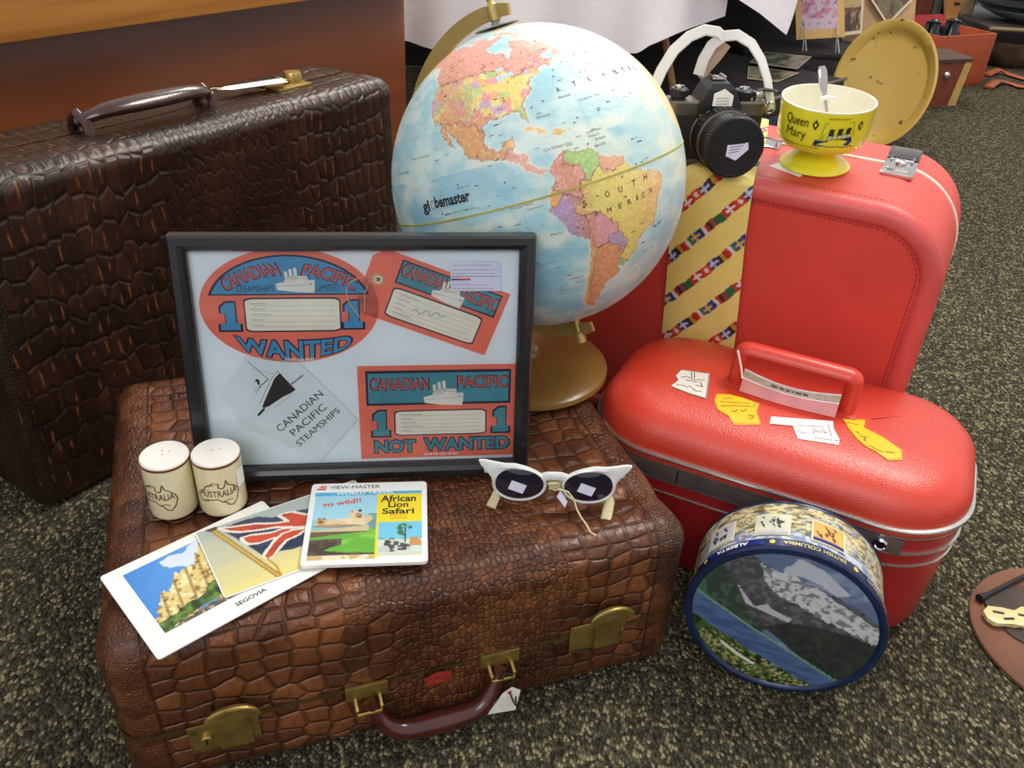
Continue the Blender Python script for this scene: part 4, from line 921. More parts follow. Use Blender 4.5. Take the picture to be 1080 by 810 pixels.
def globe_col(U, V):
    lon = U*360-180; lat = 90-V*180
    X, Y = lon, lat
    n1 = fbm(X*.11+40, Y*.18+9, 5, 4); C = base(U, (168, 210, 216))
    k = np.clip((n1-.42)*4, 0, 1); put(C, np.ones(U.shape, bool), (208, 228, 222), k*.95)
    k = np.clip((fbm(X*.05+7, Y*.12+3, 15, 3)-.5)*5, 0, 1); put(C, np.ones(U.shape, bool), (226, 232, 216), k*.8)
    k = np.clip((fbm(X*.07+90, Y*.1+60, 25, 3)-.5)*5, 0, 1)*(lat < 15); put(C, np.ones(U.shape, bool), (132, 190, 214), k*.65)
    jx = (fbm(X*.6, Y*.6, 31, 3)-.5)*2.2; jy = (fbm(X*.6+50, Y*.6, 37, 3)-.5)*2.0
    land = np.zeros(U.shape, bool); lx, ly = X+jx, Y+jy
    masks = {k_: inside(lx, ly, p) for k_, p in LANDS.items()}
    for m_ in masks.values(): land |= m_
    # pale coastal shelf
    b = land.astype(float)
    for _ in range(6): b = (b+np.roll(b, 1, 0)+np.roll(b, -1, 0)+np.roll(b, 1, 1)+np.roll(b, -1, 1))/5
    put(C, ~land, (236, 236, 216), np.clip(b*3, 0, 1)*.8)
    for k_, m_ in masks.items():
        if k_ == 'usa': continue
        put(C, m_, LC[k_])
    u = masks['usa']; ca = np.floor((lx+3*vnoise(lx*.2, ly*.2, 4))/4.0).astype(int); cb = np.floor((ly+2*vnoise(lx*.15, ly*.2, 9))/2.9).astype(int)
    h = (ca*7+cb*13+(ca*cb) % 5) % 6
    for i, c in enumerate(STATES): put(C, u & (h == i), c)
    # brazil and mexico shade to orange over the highlands, rocky relief
    put(C, masks['brazil'], (238, 150, 70), np.clip((lx+52)/14, 0, 1)*np.clip(fbm(X*.3, Y*.3, 71, 3)*1.9-.3, 0, 1))
    put(C, masks['brazil'], (226, 224, 110), np.clip((-lx-56)/10, 0, 1)*.5)
    rel = fbm(X*1.7, Y*1.7, 81, 4); put(C, land, (190, 124, 90), np.clip((rel-.56)*5, 0, 1)*.35)
    west = np.exp(-((X+112-(Y-40)*-.6)/9)**2)*(Y > 15)+np.exp(-((X+70+np.clip(-Y-18, 0, 60)*.03-np.clip(Y+5, 0, 20)*-.3)/3.5)**2)*(Y < 10)
    put(C, land, (206, 120, 84), np.clip(west*(.2+rel), 0, .6)); put(C, land, (250, 236, 190), np.clip((.40-rel)*4, 0, .4)+.2)
    # hudson bay ice tint and far north bleaching
    # lake and borders
    for k_ in ('canada', 'brazil', 'argentina', 'peru', 'colombia', 'bolivia', 'mexico', 'venezuela', 'usa'):
        d = pdist(lx, ly, LANDS[k_]); put(C, (d < .28), (150, 90, 80), .45)
    for a, bb in ((-87, 47.7), (-87, 44), (-82.5, 44.5)): put(C, ((lx-a)**2/4+(ly-bb)**2) < 1.3, (190, 220, 226))
    # graticule
    g = (np.abs((X+7.5) % 15-7.5) < .12) | (np.abs((Y+7.5) % 15-7.5) < .12); put(C, g & ~land, (150, 180, 190), .35)
    # faded by age towards the right / atlantic
    put(C, np.ones(U.shape, bool), (236, 232, 206), np.clip((X+66)/40, 0, 1)*.5*(X < 60)*np.clip((Y+30)/30, .3, 1))
    return C
def gp(lat, lon, r=1.0):
    la, lo = np.radians(lat), np.radians(lon); q_ = np.stack([np.cos(la)*np.cos(lo), np.cos(la)*np.sin(lo), np.sin(la)], -1)*GR*r
    p = q_ @ RG.T; p[..., 2] += GZ; return p
M_['globe'] = painted('printed globe paper, varnished', .42, .5, 90, coat=.12)
def gpos(U, V):
    lat = 90-V*180; lon = U*360-180
    rel = fbm(lon*.7, lat*.7, 81, 3); return gp(lat, lon, 1.0)
sph = paint('sphere', 900, 450, gpos, globe_col, M_['globe'], G)
A = Art(lambda x, y, l: tuple(gp(np.array(y), np.array(x), 1+.0012+l*8)), .00012)
for body, lo, la, w_, h_, b_ in (('gl', -127.4, 5.7, 3.8, 5.0, .03), ('bemaster', -114.6, 6.9, 15.5, 4.0, .03), ('S', -69.4, -5.9, 1.5, 2, .0), ('O', -60.7, -5.3, 1.7, 2, 0), ('U', -55.4, -5.3, 1.6, 2, 0), ('T', -49.5, -4.8, 1.6, 2, 0), ('H', -43.9, -4.4, 1.6, 2, 0),
                             ('A', -66, -10.5, 1.5, 1.8, 0), ('M', -61, -10.8, 1.7, 1.8, 0), ('E', -56.5, -10.7, 1.4, 1.8, 0), ('R', -52.5, -10.5, 1.5, 1.8, 0), ('I', -49, -10.2, .5, 1.8, 0), ('C', -46, -10, 1.5, 1.8, 0), ('A', -42, -9.6, 1.5, 1.8, 0),
                             ('A', -65.5, 32.9, 1.6, 1.8, 0), ('T', -58, 33.3, 1.6, 1.8, 0), ('L', -50.5, 33.5, 1.4, 1.8, 0), ('A', -43, 33.4, 1.6, 1.8, 0), ('N', -36, 33.1, 1.6, 1.8, 0), ('T', -30, 32.8, 1.6, 1.8, 0), ('I', -25, 32.5, .5, 1.8, 0), ('C', -20, 32, 1.5, 1.8, 0)):
    A.text(body, lo, la, w_, h_, M_['blackink'], 1, b_)
A.line([(-123.6+1.1*cos(t), 6.2+1.5*sin(t)) for t in np.linspace(0, 2*pi, 14)], .35, M_['greyink'], 1)
for body, lo, la, w_ in (('South Pacific Ocean', -104, -24, 18), ('Equatorial Current', -112, 2.4, 12), ('Peru', -81, -13, 4), ('Guayaquil', -86, -2.5, 6), ('Galapagos Islands', -90, -.9, 8), ('Marquesas Islands', -136, -8, 10), ('Clipperton', -109, 10, 6), ('Tropic of Capricorn', -92, -23.2, 16), ('Tropic of Cancer', -128, 23, 12),
                         ('Hawaiian Islands', -140, 19, 8), ('Caribbean Sea', -73, 14.5, 10), ('Bermuda', -64, 30, 5), ('Bahamas', -74.5, 25.5, 5), ('Sargasso Sea', -55, 27, 9), ('Leeward Islands', -59, 16, 6), ('Barbados', -57.5, 13, 4), ('Windward Is.', -59.5, 14.5, 4.6), ('Trinidad', -58.5, 11, 4.2), ('Rio de Janeiro', -38, -23, 6), ('Valparaiso', -77, -33, 5), ('Santiago', -76, -35.5, 4)):
    A.text(body, lo, la, w_, .95, M_['greyink'], 1, 0)
r2 = random.Random(4)
for k in range(150):
    lo, la = r2.uniform(-122, -36), r2.uniform(-40, 62); 
    A.line([(lo, la), (lo+r2.uniform(.6, 2.2), la+r2.uniform(-.15, .15))], r2.uniform(.15, .32), M_['greyink'] if k % 3 else M_['blackink'], 1)
for k in range(46):
    lo, la = r2.uniform(-120, -45), r2.uniform(-30, 60); A.ell(lo, la, .32, .28, M_['blackink'], 1, 7)
A.build('map_lettering', sph)
M_['equator'] = mat('olive equator tape', (172, 168, 84), .5)
for o_ in (0,):
    mb = MB(); R = []
    for k in range(180):
        lo = -180+2*k; R.append([tuple(gp(np.array(a), np.array(float(lo)), rr_)) for a, rr_ in ((-.36, 1.0), (-.28, 1.004), (.28, 1.004), (.36, 1.0))])
    mb.rings([list(r) for r in R], M_['equator'], False, False, False, closeprof=True); mb.build('equator_ring', sph)
Z = Vector((0, 0, GZ)); ax = Vector(RG[:, 2]); hz_ = Vector((ax.x, ax.y, 0)).normalized(); mm = (hz_-ax*hz_.dot(ax)).normalized(); kk = ax.cross(mm)
mb = MB(); R = []
for i in range(61):
    t = radians(-7+194*i/60); wd = .0195*(.55+.45*sin(pi*i/60)**.5); d = ax*cos(t)+mm*sin(t)
    ri, ro = GR+.0095, GR+.0095+wd
    R.append([tuple(Z+d*ri-kk*.002), tuple(Z+d*ro-kk*.002), tuple(Z+d*ro+kk*.002), tuple(Z+d*ri+kk*.002)])
mb.rings(R, M_['gold']); mb.build('meridian_arm', G)
def axm(d): return Matrix.Translation(Z) @ d.to_track_quat('Z', 'Y').to_matrix().to_4x4()
mb = MB(); mb.lathe([(.0028, GR-.002), (.0028, GR+.008), (.0058, GR+.008), (.0062, GR+.022), (.0045, GR+.0235), (.003, GR+.026), (.0045, GR+.03), (.003, GR+.034), (.0004, GR+.035)], M_['gold'], 20, axm(ax)); mb.build('north_pin', G)
mb = MB(); mb.lathe([(.0225, GR+.0015), (.0225, GR+.0025), (.006, GR+.0032), (.004, GR+.008)], mat('grey green hour dial', (140, 146, 128), .4), 40, axm(ax)); mb.build('hour_dial', G)
mb = MB(); mb.lathe([(.004, GR-.002), (.004, GR+.018), (.006, GR+.02), (.006, GR+.031), (.001, GR+.033)], M_['gold'], 20, axm(-ax)); mb.build('south_pin', G)
# stem from the base up to the arm's lowest point
low = min((Z+(ax*cos(radians(a_))+mm*sin(radians(a_)))*(GR+.025) for a_ in range(0, 188, 3)), key=lambda p: p.z)
mb = MB(); mb.tube([(0, 0, .012), (0, 0, .028), tuple(Vector((low.x*.5, low.y*.5, low.z-.012))), tuple(low)], [.014, .008, .008, .01], M_['gold'], 14); mb.build('stem', G)
mb = MB(); mb.lathe([(.0945, 0), (.0965, .003), (.0955, .008), (.090, .0115), (.06, .0135), (.03, .016), (.016, .021), (.0125, .026)], wood_mat('gold brown base', (112, 80, 36), (152, 114, 54), (3, 3, 3), .3, .3), 72); mb.build('base', G)

# ------------------------------------------------------------------ salt and pepper shakers
M_['china'] = mat('cream glazed china', (226, 214, 172), .22, 0, .03, 20, coat=.5); M_['chinawhite'] = mat('white glazed china', (240, 234, 222), .2, 0, .02, 20, coat=.5)
M_['brownink'] = mat('brown china print', (110, 54, 36), .35); M_['olivink'] = mat('olive brown outline', (88, 70, 36), .35)
AUS = [(-.95, .05), (-.98, -.25), (-.8, -.5), (-.6, -.45), (-.3, -.35), (-.05, -.3), (.15, -.5), (.3, -.55), (.45, -.8), (.65, -.85), (.85, -.55), (.98, -.1), (.9, .2), (.7, .45), (.5, .6), (.42, .9), (.32, .5), (.2, .4), (.05, .5), (.08, .75), (-.2, .8), (-.35, .62), (-.55, .55), (-.62, .3)]
def shaker(x, y, az, ang_, label, sticker_=False, nh=3):
    r, h = .0212, .060
    e = empty('salt_shaker', (x, y, FH_+.0035), az, label, 'shaker', 'souvenir shakers')
    mb = MB(); mb.lathe([(.0185, 0), (.0205, .0012), (r, .004), (r, h-.0052)], M_['china'], 48, cap1=False); mb.build('body', e)
    mb = MB(); mb.lathe([(r, h-.0052), (r+.0002, h-.0050), (r+.0002, h-.0027), (r, h-.0025)], M_['brownink'], 48, cap0=False, cap1=False); mb.build('brown_band', e)
    mb = MB(); mb.lathe([(r, h-.0025), (r-.0002, h-.0012), (r-.0012, h-.0002), (r-.003, h), (.01, h+.0005), (.0004, h+.0006)], M_['chinawhite'], 48, cap0=False); mb.build('top', e)
    for k in range(nh):
        t = 2*pi*k/nh+.4; mb = MB(); mb.lathe([(.0007, h+.0003), (.0007, h+.0008)], M_['greyink'], 8, Matrix.Translation((.0035*cos(t), .0035*sin(t)+.002, 0))); mb.build('hole', e)
    A = Art(lambda a, z, l: ((r+.0002+l)*sin(a/r+ang_), -(r+.0002+l)*cos(a/r+ang_), z), .0001)
    k = .0195; P = [(p[0]*k, .0265+p[1]*.0165) for p in AUS]; A.line(P, .0011, M_['olivink'], 0, True)
    A.text('AUSTRALIA', 0, .0275, .034, .0072, M_['brownink'], 0, .012, 0, lambda x, y: (x, y+.0008*(x/.014)**2))
    A.line([(.004, .0185), (.008, .0195), (.012, .0185)], .0008, M_['brownink'], 0); A.line([(-.012, .0205), (-.008, .0208), (-.010, .0195)], .0008, M_['brownink'], 0); A.line([(-.008, .0375), (-.004, .037), (-.002, .0378)], .0008, M_['brownink'], 0)
    A.build('map_print', e)
    if sticker_:
        A = Art(lambda a, z, l: ((r+.0004+l)*sin(a/r+1.35), -(r+.0004+l)*cos(a/r+1.35), z), .0001); A.grid(-.005, .028, .006, .046, 5, 1, M_['paper'], 1); A.build('price_sticker', e)
    return e
shaker(-.3045, .5925, 0, -.26, 'cream china shaker printed with a map of Australia, the left one, nearest the dark suitcase')
shaker(-.2615, .6005, 0, .22, 'cream china shaker printed AUSTRALIA in full, touching the picture frame, with a white price sticker', True, 2)

# ------------------------------------------------------------------ cards on the suitcase
def on_case(x, y, z, a):
    return frame_mat(FO, FYAW) @ Matrix.Translation((x, y, FH_+z)) @ Matrix.Rotation(a, 4, 'Z')
M_['glossy'] = painted('glossy print', .3, 0, coat=.3); M_['matte'] = painted('matte print', .5)
M_['cardwhite'] = mat('white postcard stock', (238, 236, 228), .45, 0, .02, 60, coat=.15)
def card(M, w, h, th, r, name, label, cat):
    """sheet with its top-left corner at M, x along the top, -y down"""
    e = empty(name, None, M=M, label=label, cat=cat); mb = MB()
    slab(mb, M_['cardwhite'], 0, w, -h, 0, r, [(0, 0), (0, th)], lambda x, y, z: (x, y, z), 5); mb.build('sheet', e, ang=20); return e
# Segovia postcard
a1 = atan2(.059, .130)
SG = card(on_case(.004, .0835, .0042, a1), .150, .112, .0010, .003, 'castle_postcard', 'white bordered postcard of a Spanish castle reading SEGOVIA, lowest card at the left corner', 'postcard')
def aff(TL, E1, E2):
    M = np.linalg.inv(np.array([[E1[0], E2[0]], [E1[1], E2[1]]], float)); return lambda P: [tuple(M @ (np.array(p, float)-TL)) for p in P]
z8 = lambda P: [(100+x/4.5, 530+y/4.5) for x, y in P]
cA = aff((107, 612), (172, -82.5), (66, 87))
def castle_col(U, V):
    U = .10+U*.82; V = .095+V*.72
    C = base(U, (58, 128, 206)); sky = np.clip(U*1.2-.1+fbm(U*4, V*4, 3, 3)*.5-.2, 0, 1); put(C, U > -1, (128, 184, 232), sky)
    f = lambda P: cA(z8(P))
    n = fbm(U*26, V*18, 8, 4)
    cl = f([(310, 310), (350, 285), (400, 270), (430, 245), (470, 215), (520, 190), (540, 240), (500, 290), (470, 330), (420, 345), (360, 345), (325, 330)]); d = pdist(U, V, cl)
    m = inside(U+(fbm(U*14, V*14, 4, 3)-.5)*.06, V+(fbm(U*14, V*14, 6, 3)-.5)*.06, cl); put(C, m, (226, 230, 244), .92)
    ca = f([(240, 570), (262, 570), (270, 600), (300, 585), (305, 545), (312, 470), (330, 455), (350, 460), (362, 400), (380, 375), (400, 380), (415, 345), (440, 350), (462, 325), (478, 230), (500, 235), (540, 270), (600, 260), (760, 200), (760, 520), (560, 500), (480, 560), (400, 600), (345, 670), (300, 640)])
    put(C, inside(U, V, f([(250, 600), (345, 640), (480, 560), (560, 520), (760, 420), (760, 600), (345, 760), (240, 640)])), (70, 72, 58)); put(C, inside(U, V, f([(250, 600), (345, 640), (480, 560), (560, 520), (760, 420), (760, 600), (345, 760), (240, 640)])), (150, 140, 118), np.clip((fbm(U*40, V*30, 61, 2)-.5)*6, 0, .8))
    m = inside(U+(vnoise(U*46, V*36, 2)-.5)*.02, V+(np.floor(vnoise(U*34, V*.1, 77)*4)/4-.5)*.07, ca); put(C, m, (222, 198, 122))
    put(C, m, (126, 92, 48), np.clip((vnoise(U*52, V*38, 21)-.55)*3.4, 0, .8)); put(C, m, (246, 234, 178), np.clip((vnoise(U*40+9, V*30, 22)-.6)*4, 0, .8)); put(C, m & (np.abs((U*38+V*6) % 3-1.5) < .3), (110, 84, 44), .5)
    tr = f([(240, 600), (270, 600), (310, 610), (350, 590), (400, 560), (440, 520), (490, 505), (510, 490), (530, 440), (560, 420), (640, 430), (680, 440), (610, 480), (560, 510), (480, 560), (400, 610), (345, 680), (300, 650)])
    m = inside(U+(n-.5)*.03, V+(n-.5)*.03, tr); put(C, m, (76, 104, 36)); put(C, m, (34, 52, 20), np.clip((n-.48)*6, 0, .9)); put(C, m, (120, 150, 60), np.clip((.42-n)*6, 0, .8))
    rd = f([(330, 690), (400, 620), (480, 575), (560, 530), (720, 450), (740, 470), (560, 560), (345, 700)]); m = inside(U, V, rd); put(C, m, (92, 84, 72)); put(C, m, (210, 190, 160), np.clip((vnoise(U*60, V*30, 7)-.6)*4, 0, .8))
    return C
sw, sh = .150, .112
paint('castle_picture', 150, 100, lambda U, V: np.stack([(.10+U*.82)*sw, -(.095+V*.72)*sh, np.full(U.shape, .0012)], -1), castle_col, M_['glossy'], SG)
A = Art(lambda x, y, l: (x, y, .0010+l)); A.text('SEGOVIA', .083, -.1005, .027, .0042, M_['blackink'], 1, .02); A.build('caption', SG)
# flag postcard
a2 = .235
FG = card(on_case(.080, .1155, .0060, a2), .152, .0885, .0007, .003, 'flag_postcard', 'postcard of a waving Union flag against a yellow sky, overlapping the castle card', 'postcard')
cB = aff((208, 563), (176, -56), (30, 71))
def flag_col(U, V):
    C = base(U, (176, 184, 178)); k = np.clip((V*1.05+.25*np.sin(U*5)*.1-.15+(fbm(U*2, V*8, 4, 3)-.5)*.3), 0, 1); put(C, U > -1, (238, 220, 132), k)
    f = lambda P: cB(z8(P))
    navy = f([(575, 130), (640, 118), (720, 90), (780, 78), (850, 88), (905, 62), (1000, 52), (1100, 40), (1100, 230), (1005, 238), (930, 262), (870, 268), (812, 305), (790, 285), (730, 235), (660, 180), (600, 140)])
    m = inside(U, V, navy); put(C, m, (62, 70, 92)); put(C, m, (40, 46, 66), np.clip((fbm(U*5, V*16, 9, 3)-.45)*4, 0, .8))
    reds = [[(586, 132), (660, 128), (760, 118), (850, 122), (925, 114), (905, 95), (880, 76), (940, 62), (1005, 82), (1100, 80), (1100, 150), (1000, 158), (930, 142), (860, 140), (780, 150), (690, 155), (640, 148)],
            [(705, 205), (700, 188), (740, 178), (830, 172), (900, 152), (1000, 150), (960, 172), (880, 190), (820, 205), (770, 220), (730, 220)],
            [(795, 292), (812, 265), (850, 215), (890, 180), (940, 162), (1005, 158), (960, 190), (900, 215), (868, 250), (840, 288), (815, 305)]]
    for R_ in reds:
        P = f(R_); d = pdist(U, V, P); i_ = inside(U, V, P); put(C, (d < .017) & ~i_ & m, (232, 228, 214)); put(C, i_, (204, 78, 52)); put(C, i_, (150, 50, 40), np.clip((fbm(U*6, V*18, 3, 3)-.5)*4, 0, .7)); put(C, (d < .006), (236, 226, 210))
    p0 = f([(545, 125), (700, 255), (858, 388)]); put(C, pdist(U, V, p0, False) < .018, (166, 130, 58)); put(C, pdist(U, V, p0, False) < .007, (206, 172, 92))
    put(C, pdist(U, V, f([(810, 300), (850, 340), (870, 385)]), False) < .006, (190, 150, 60)); put(C, pdist(U, V, f([(530, 118), (560, 135)]), False) < .03, (90, 84, 60))
    return C
paint('flag_picture', 170, 100, lambda U, V: np.stack([.0012+U*(.152-.0024), -(.0012+V*(.0885-.0024)), np.full(U.shape, .0009)], -1), flag_col, M_['glossy'], FG)
# stereo picture packet
a3 = -.232; VW = .108
VM = card(on_case(.1875, .150, .0076, a3), VW, VW, .0032, .004, 'picture_reel_packet', 'square reel packet titled African Lion Safari, lying on the flag card', 'packet')
def vmrect(C, U, V, x0, y0, x1, y1, col, a=1.0): put(C, (U > x0) & (U < x1) & (V > y0) & (V < y1), col, a)
def vm_col(U, V):
    C = base(U, (238, 240, 236)); W = lambda P: [((x-160)/820., (y-78)/552.) for x, y in P]
    vmrect(C, U, V, .03, .115, .965, .165, (84, 178, 214))
    L = (U > .035) & (U < .575) & (V > .165) & (V < .955); put(C, L, (160, 212, 226)); put(C, L & (V > .48), (110, 170, 190), .4)
    g = L & (V > .60); put(C, g, (104, 176, 62)); put(C, g, (150, 206, 84), np.clip((fbm(U*4, V*16, 3, 3)-.45)*4, 0, .8))
    n = fbm(U*14, V*14, 12, 3)
    def el(cx, cy, ex, ey, c, a_=1.0, th=0):
        dx, dy = U-cx, V-cy; x_, y_ = dx*cos(th)+dy*sin(th), -dx*sin(th)+dy*cos(th); put(C, L & ((x_/ex)**2+(y_/ey)**2 < 1), c, a_)
    put(C, L & (V > .40) & (V < .60) & (U > .5), (96, 130, 120), .6)
    el(.30, .505, .19, .045, (232, 214, 174), 1, -.12); el(.20, .52, .13, .045, (222, 198, 152), 1, 0); el(.44, .50, .07, .05, (228, 206, 160), 1, .3)
    el(.395, .415, .052, .05, (226, 204, 156)); el(.365, .375, .014, .016, (196, 160, 112)); el(.432, .368, .016, .018, (70, 56, 44)); el(.425, .43, .030, .035, (188, 150, 104)); el(.412, .405, .006, .006, (50, 38, 30)); el(.435, .445, .012, .010, (60, 44, 36))
    el(.115, .495, .045, .045, (206, 168, 112)); el(.095, .462, .012, .014, (150, 108, 70)); el(.137, .462, .012, .014, (150, 108, 70)); el(.11, .50, .02, .018, (120, 84, 56)); el(.505, .475, .035, .045, (216, 196, 150), 1, .5); el(.488, .425, .010, .028, (206, 180, 130), 1, -.5)
    el(.25, .555, .21, .022, (150, 112, 74), .6)
    m = L & inside(U, V+(n-.5)*.02, W([(165, 415), (300, 405), (480, 388), (580, 380), (590, 410), (560, 430), (400, 440), (165, 465)])); put(C, m, (206, 190, 150)); put(C, m & (V > .62), (112, 92, 72))
    m = L & inside(U, V+(n-.5)*.02, W([(165, 478), (300, 472), (410, 474), (405, 515), (330, 525), (300, 545), (440, 562), (640, 565), (640, 595), (165, 575)])); put(C, m, (78, 66, 58)); put(C, m, (110, 96, 80), np.clip((n-.5)*5, 0, .7))
    vmrect(C, U, V, .035, .90, .575, .955, (232, 222, 190)); put(C, L & (V > .90) & (n > .5), (196, 160, 90), .7)
    vmrect(C, U, V, .575, .155, .965, .525, (242, 220, 44)); vmrect(C, U, V, .575, .50, .60, .955, (242, 220, 44))
    R_ = (U > .60) & (U < .965) & (V > .525) & (V < .93); put(C, R_, (120, 200, 226)); put(C, R_ & (V > .74), (206, 222, 206))
    tr = R_ & ((((U-.815)/.07)**2+((V-.62)/.075)**2) < 1) & (fbm(U*40, V*40, 5, 2) > .42); put(C, tr, (74, 120, 78)); put(C, R_ & (np.abs(U-.825) < .006) & (V > .6) & (V < .78), (80, 70, 50))
    m = R_ & inside(U, V, W([(870, 470), (920, 475), (945, 500), (945, 530), (860, 530)])); put(C, m, (202, 150, 92))
    m = R_ & inside(U, V, W([(650, 540), (700, 520), (720, 495), (760, 490), (800, 505), (860, 520), (880, 540), (870, 560), (780, 560), (720, 575), (660, 570)])); put(C, m, (196, 200, 196)); put(C, m & (n > .5), (70, 72, 74), .9)
    put(C, R_ & inside(U, V, W([(690, 525), (700, 490), (730, 490), (735, 530)])), (90, 74, 60)); put(C, R_ & (V > .885), (210, 214, 190)); vmrect(C, U, V, .60, .72, .965, .745, (120, 120, 96), np.clip((vnoise(U*40, V*9, 3)-.4)*3, 0, .8))
    return C
paint('packet_picture', 150, 150, lambda U, V: np.stack([.001+U*(VW-.002), -(.001+V*(VW-.002)), np.full(U.shape, .0034)], -1), vm_col, M_['glossy'], VM)
A = Art(lambda x, y, l: (x*VW, -y*VW, .0035+l)); B_ = M_['blackink']; RI = mat('red print', (206, 70, 60), .5); OR = mat('orange print', (230, 140, 40), .5)
A.text('VIEW-MASTER', .375, .058, .43, -.042, B_, 1, 0); A.poly([(.05, .09), (.05, .06), (.09, .035), (.13, .04), (.12, .09)], RI, 1); A.line([(.055, .068), (.12, .062)], .008, M_['whiteink'], 2)
A.text('WORLD TRAVEL', .47, .141, .5, -.038, M_['whiteink'], 1, .008); A.text('go wild!!', .275, .27, .33, -.075, RI, 1, .02, -.17)
A.text('African', .755, .225, .30, -.085, B_, 1, .02); A.text('Lion', .755, .305, .17, -.072, B_, 1, .02); A.text('Safari', .755, .388, .27, -.072, B_, 1, .02)
A.text('AFRICAN', .76, .44, .15, -.022, OR, 1, .0); A.text('SAFARI', .76, .475, .13, -.022, OR, 1, .0)
A.build('packet_lettering', VM)
mb = MB()
# ------------------------------------------------------------------ cat-eye sunglasses
SGM = on_case(.4015, .069, .0045, -.335) @ Matrix.Rotation(-.10, 4, 'X')
S = empty('sunglasses', None, M=SGM, label='white cat-eye sunglasses with dark lenses standing on the brown suitcase', cat='sunglasses')
M_['pearl'] = mat('pearly white celluloid', (226, 226, 222), .22, 0, .04, 60, coat=.5); M_['pearlcream'] = mat('cream celluloid', (200, 186, 142), .25, 0, .06, 60, coat=.5)
m, nt, b = newmat('dark violet lens'); b.inputs['Base Color'].default_value = rgb(24, 18, 36); sock(b, Roughness=.05); b.inputs['Coat Weight'].default_value = .8; b.inputs['Coat Roughness'].default_value = .02; M_['lens'] = m
def lens_pt(t, k=1.0, sx=1, dx=.0):
    # teardrop lens outline, outer top corner lifted
    c, s_ = cos(t), sin(t); x = .0228*c*k; z = .0162*s_*k
    z += .0035*max(0, c)*max(0, s_+.3); return (sx*(.0325+x), z+.0205)
for sx in (-1, 1):
    n = 48; inn = [lens_pt(2*pi*i/n, 1.0, sx) for i in range(n)]
    out = []
    for i in range(n):
        t = 2*pi*i/n; x, z = lens_pt(t, 1.12, sx)
        a_ = radians(38); dd = abs((t-a_+pi) % (2*pi)-pi)
        g = math.exp(-(dd/.28)**2); x += sx*.0185*g; z += .0105*g
        g2 = math.exp(-(abs((t-radians(75)+pi) % (2*pi)-pi)/.5)**2); z += .003*g2
        out.append((x, z))
    mb = MB(); R = [[(x, .0015, z) for x, z in inn], [(x, -.0015, z) for x, z in inn], [(x*1+(xo-x)*.5, -.003, z+(zo-z)*.5) for (x, z), (xo, zo) in zip(inn, out)], [(x, -.0018, z) for x, z in out], [(x, .0015, z) for x, z in out]]
    mb.rings(R, M_['pearl'], True, False, False, closeprof=True); mb.build('rim', S)
    mb = MB(); mb.rings([[(sx*(.0325)+(x-sx*.0325)*k, -.0012+.0018*k*k*0-.0022*(1-k*k), .0205+(z-.0205)*k) for x, z in inn] for k in (1, .8, .55, .3, .05)], M_['lens'], True, False, True); lo = mb.build('lens', S)
    mb = MB()
    tilt = Matrix.Translation((sx*.0325-.002, -.0042, .0195)) @ Matrix.Rotation(.35, 4, 'Y')
    mb.box((-.0075, -.0003, -.005), (.0075, 0, .005), M_['lavpaper'], tilt); mb.build('price_sticker', lo)
    # temple folded behind, its tip dropping below the rim
    ox_ = sx*.064
    mb = MB(); tip = (sx*.059, -.006, -.0035) if sx < 0 else (sx*.050, -.016, -.006)
    mb.tube([(ox_, .002, .034), (ox_*.99, .008, .033), (ox_*.7, .011, .026), (sx*-.01, .012+.004*(sx > 0), .016)], [.0026, .0028, .0026, .0022], M_['pearlcream'], 8, flat=(1, 1.6)); 
    mb.build('temple', S)
    mb = MB(); mb.tube([(sx*.052, .006, .012), (sx*.0545, .002, .003), tip], [.0022, .0032, .0036], M_['pearlcream'], 8, flat=(1.5, .8)); mb.build('temple_tip', S)
mb = MB(); mb.tube([(-.0115, 0, .0285), (-.006, -.0015, .0315), (0, -.002, .032), (.006, -.0015, .0315), (.0115, 0, .0285)], .0032, M_['pearl'], 10, flat=(.7, 1.4)); mb.build('bridge', S)
mb = MB(); mb.tube([(-.004, -.003, .02), (-.006, -.005, .025), (.002, -.0058, .0265), (.007, -.005, .021), (.001, -.006, .0185), (-.004, -.004, .0205)], .0010, M_['pearlcream'], 8); mb.box((-.005, -.0048, .018), (.006, -.0035, .027), M_['pearlcream'], bev=.0008); mb.build('nose_clip', S)
mb = MB(); mb.rings([[(.003, -.006, .012), (.011, -.012, .004), (.013, -.011, .010), (.006, -.005, .018)], [(.003, -.0065, .012), (.011, -.0125, .004), (.013, -.0115, .010), (.006, -.0055, .018)]], M_['lavpaper']); mb.build('price_tag', S)
mb = MB(); mb.tube([(.004, -.006, .02), (.013, -.008, .019), (.019, -.010, .012), (.022, -.014, .004), (.026, -.022, .0002), (.030, -.032, 0), (.033, -.042, -.001), (.038, -.047, -.001)], .0009, M_['string'], 6); mb.build('string', S)

# ------------------------------------------------------------------ souvenir tin
TZ = .0932
TN = empty('souvenir_tin', None, M=Matrix.Translation((.274, .578, 0)) @ Matrix.Rotation(-.292, 4, 'Z'), label='round blue souvenir tin standing on its side, lake and mountain picture on the lid', cat='tin')
r, d = .0925, .072
Tm = Matrix.Translation((0, 0, TZ)) @ Matrix.Rotation(pi/2, 4, 'X')     # local z of a lathe -> towards the viewer (-y)
M_['tinblue'] = mat('dark blue tin', (26, 44, 80), .28, .3, .08, 40, coat=.3); M_['tinnavy'] = mat('navy blue lid skirt', (24, 50, 124), .3, .2, .06, 40, coat=.3)
M_['tinprint'] = painted('printed tin', .3, coat=.4); M_['tinpic'] = painted('printed tin lid', .2, coat=.6)
mb = MB(); mb.lathe([(r-.004, -d), (r-.0005, -d+.001), (r-.0005, -d+.003), (r-.0012, -d+.004)], M_['tinblue'], 96, Tm); mb.build('bottom', TN)
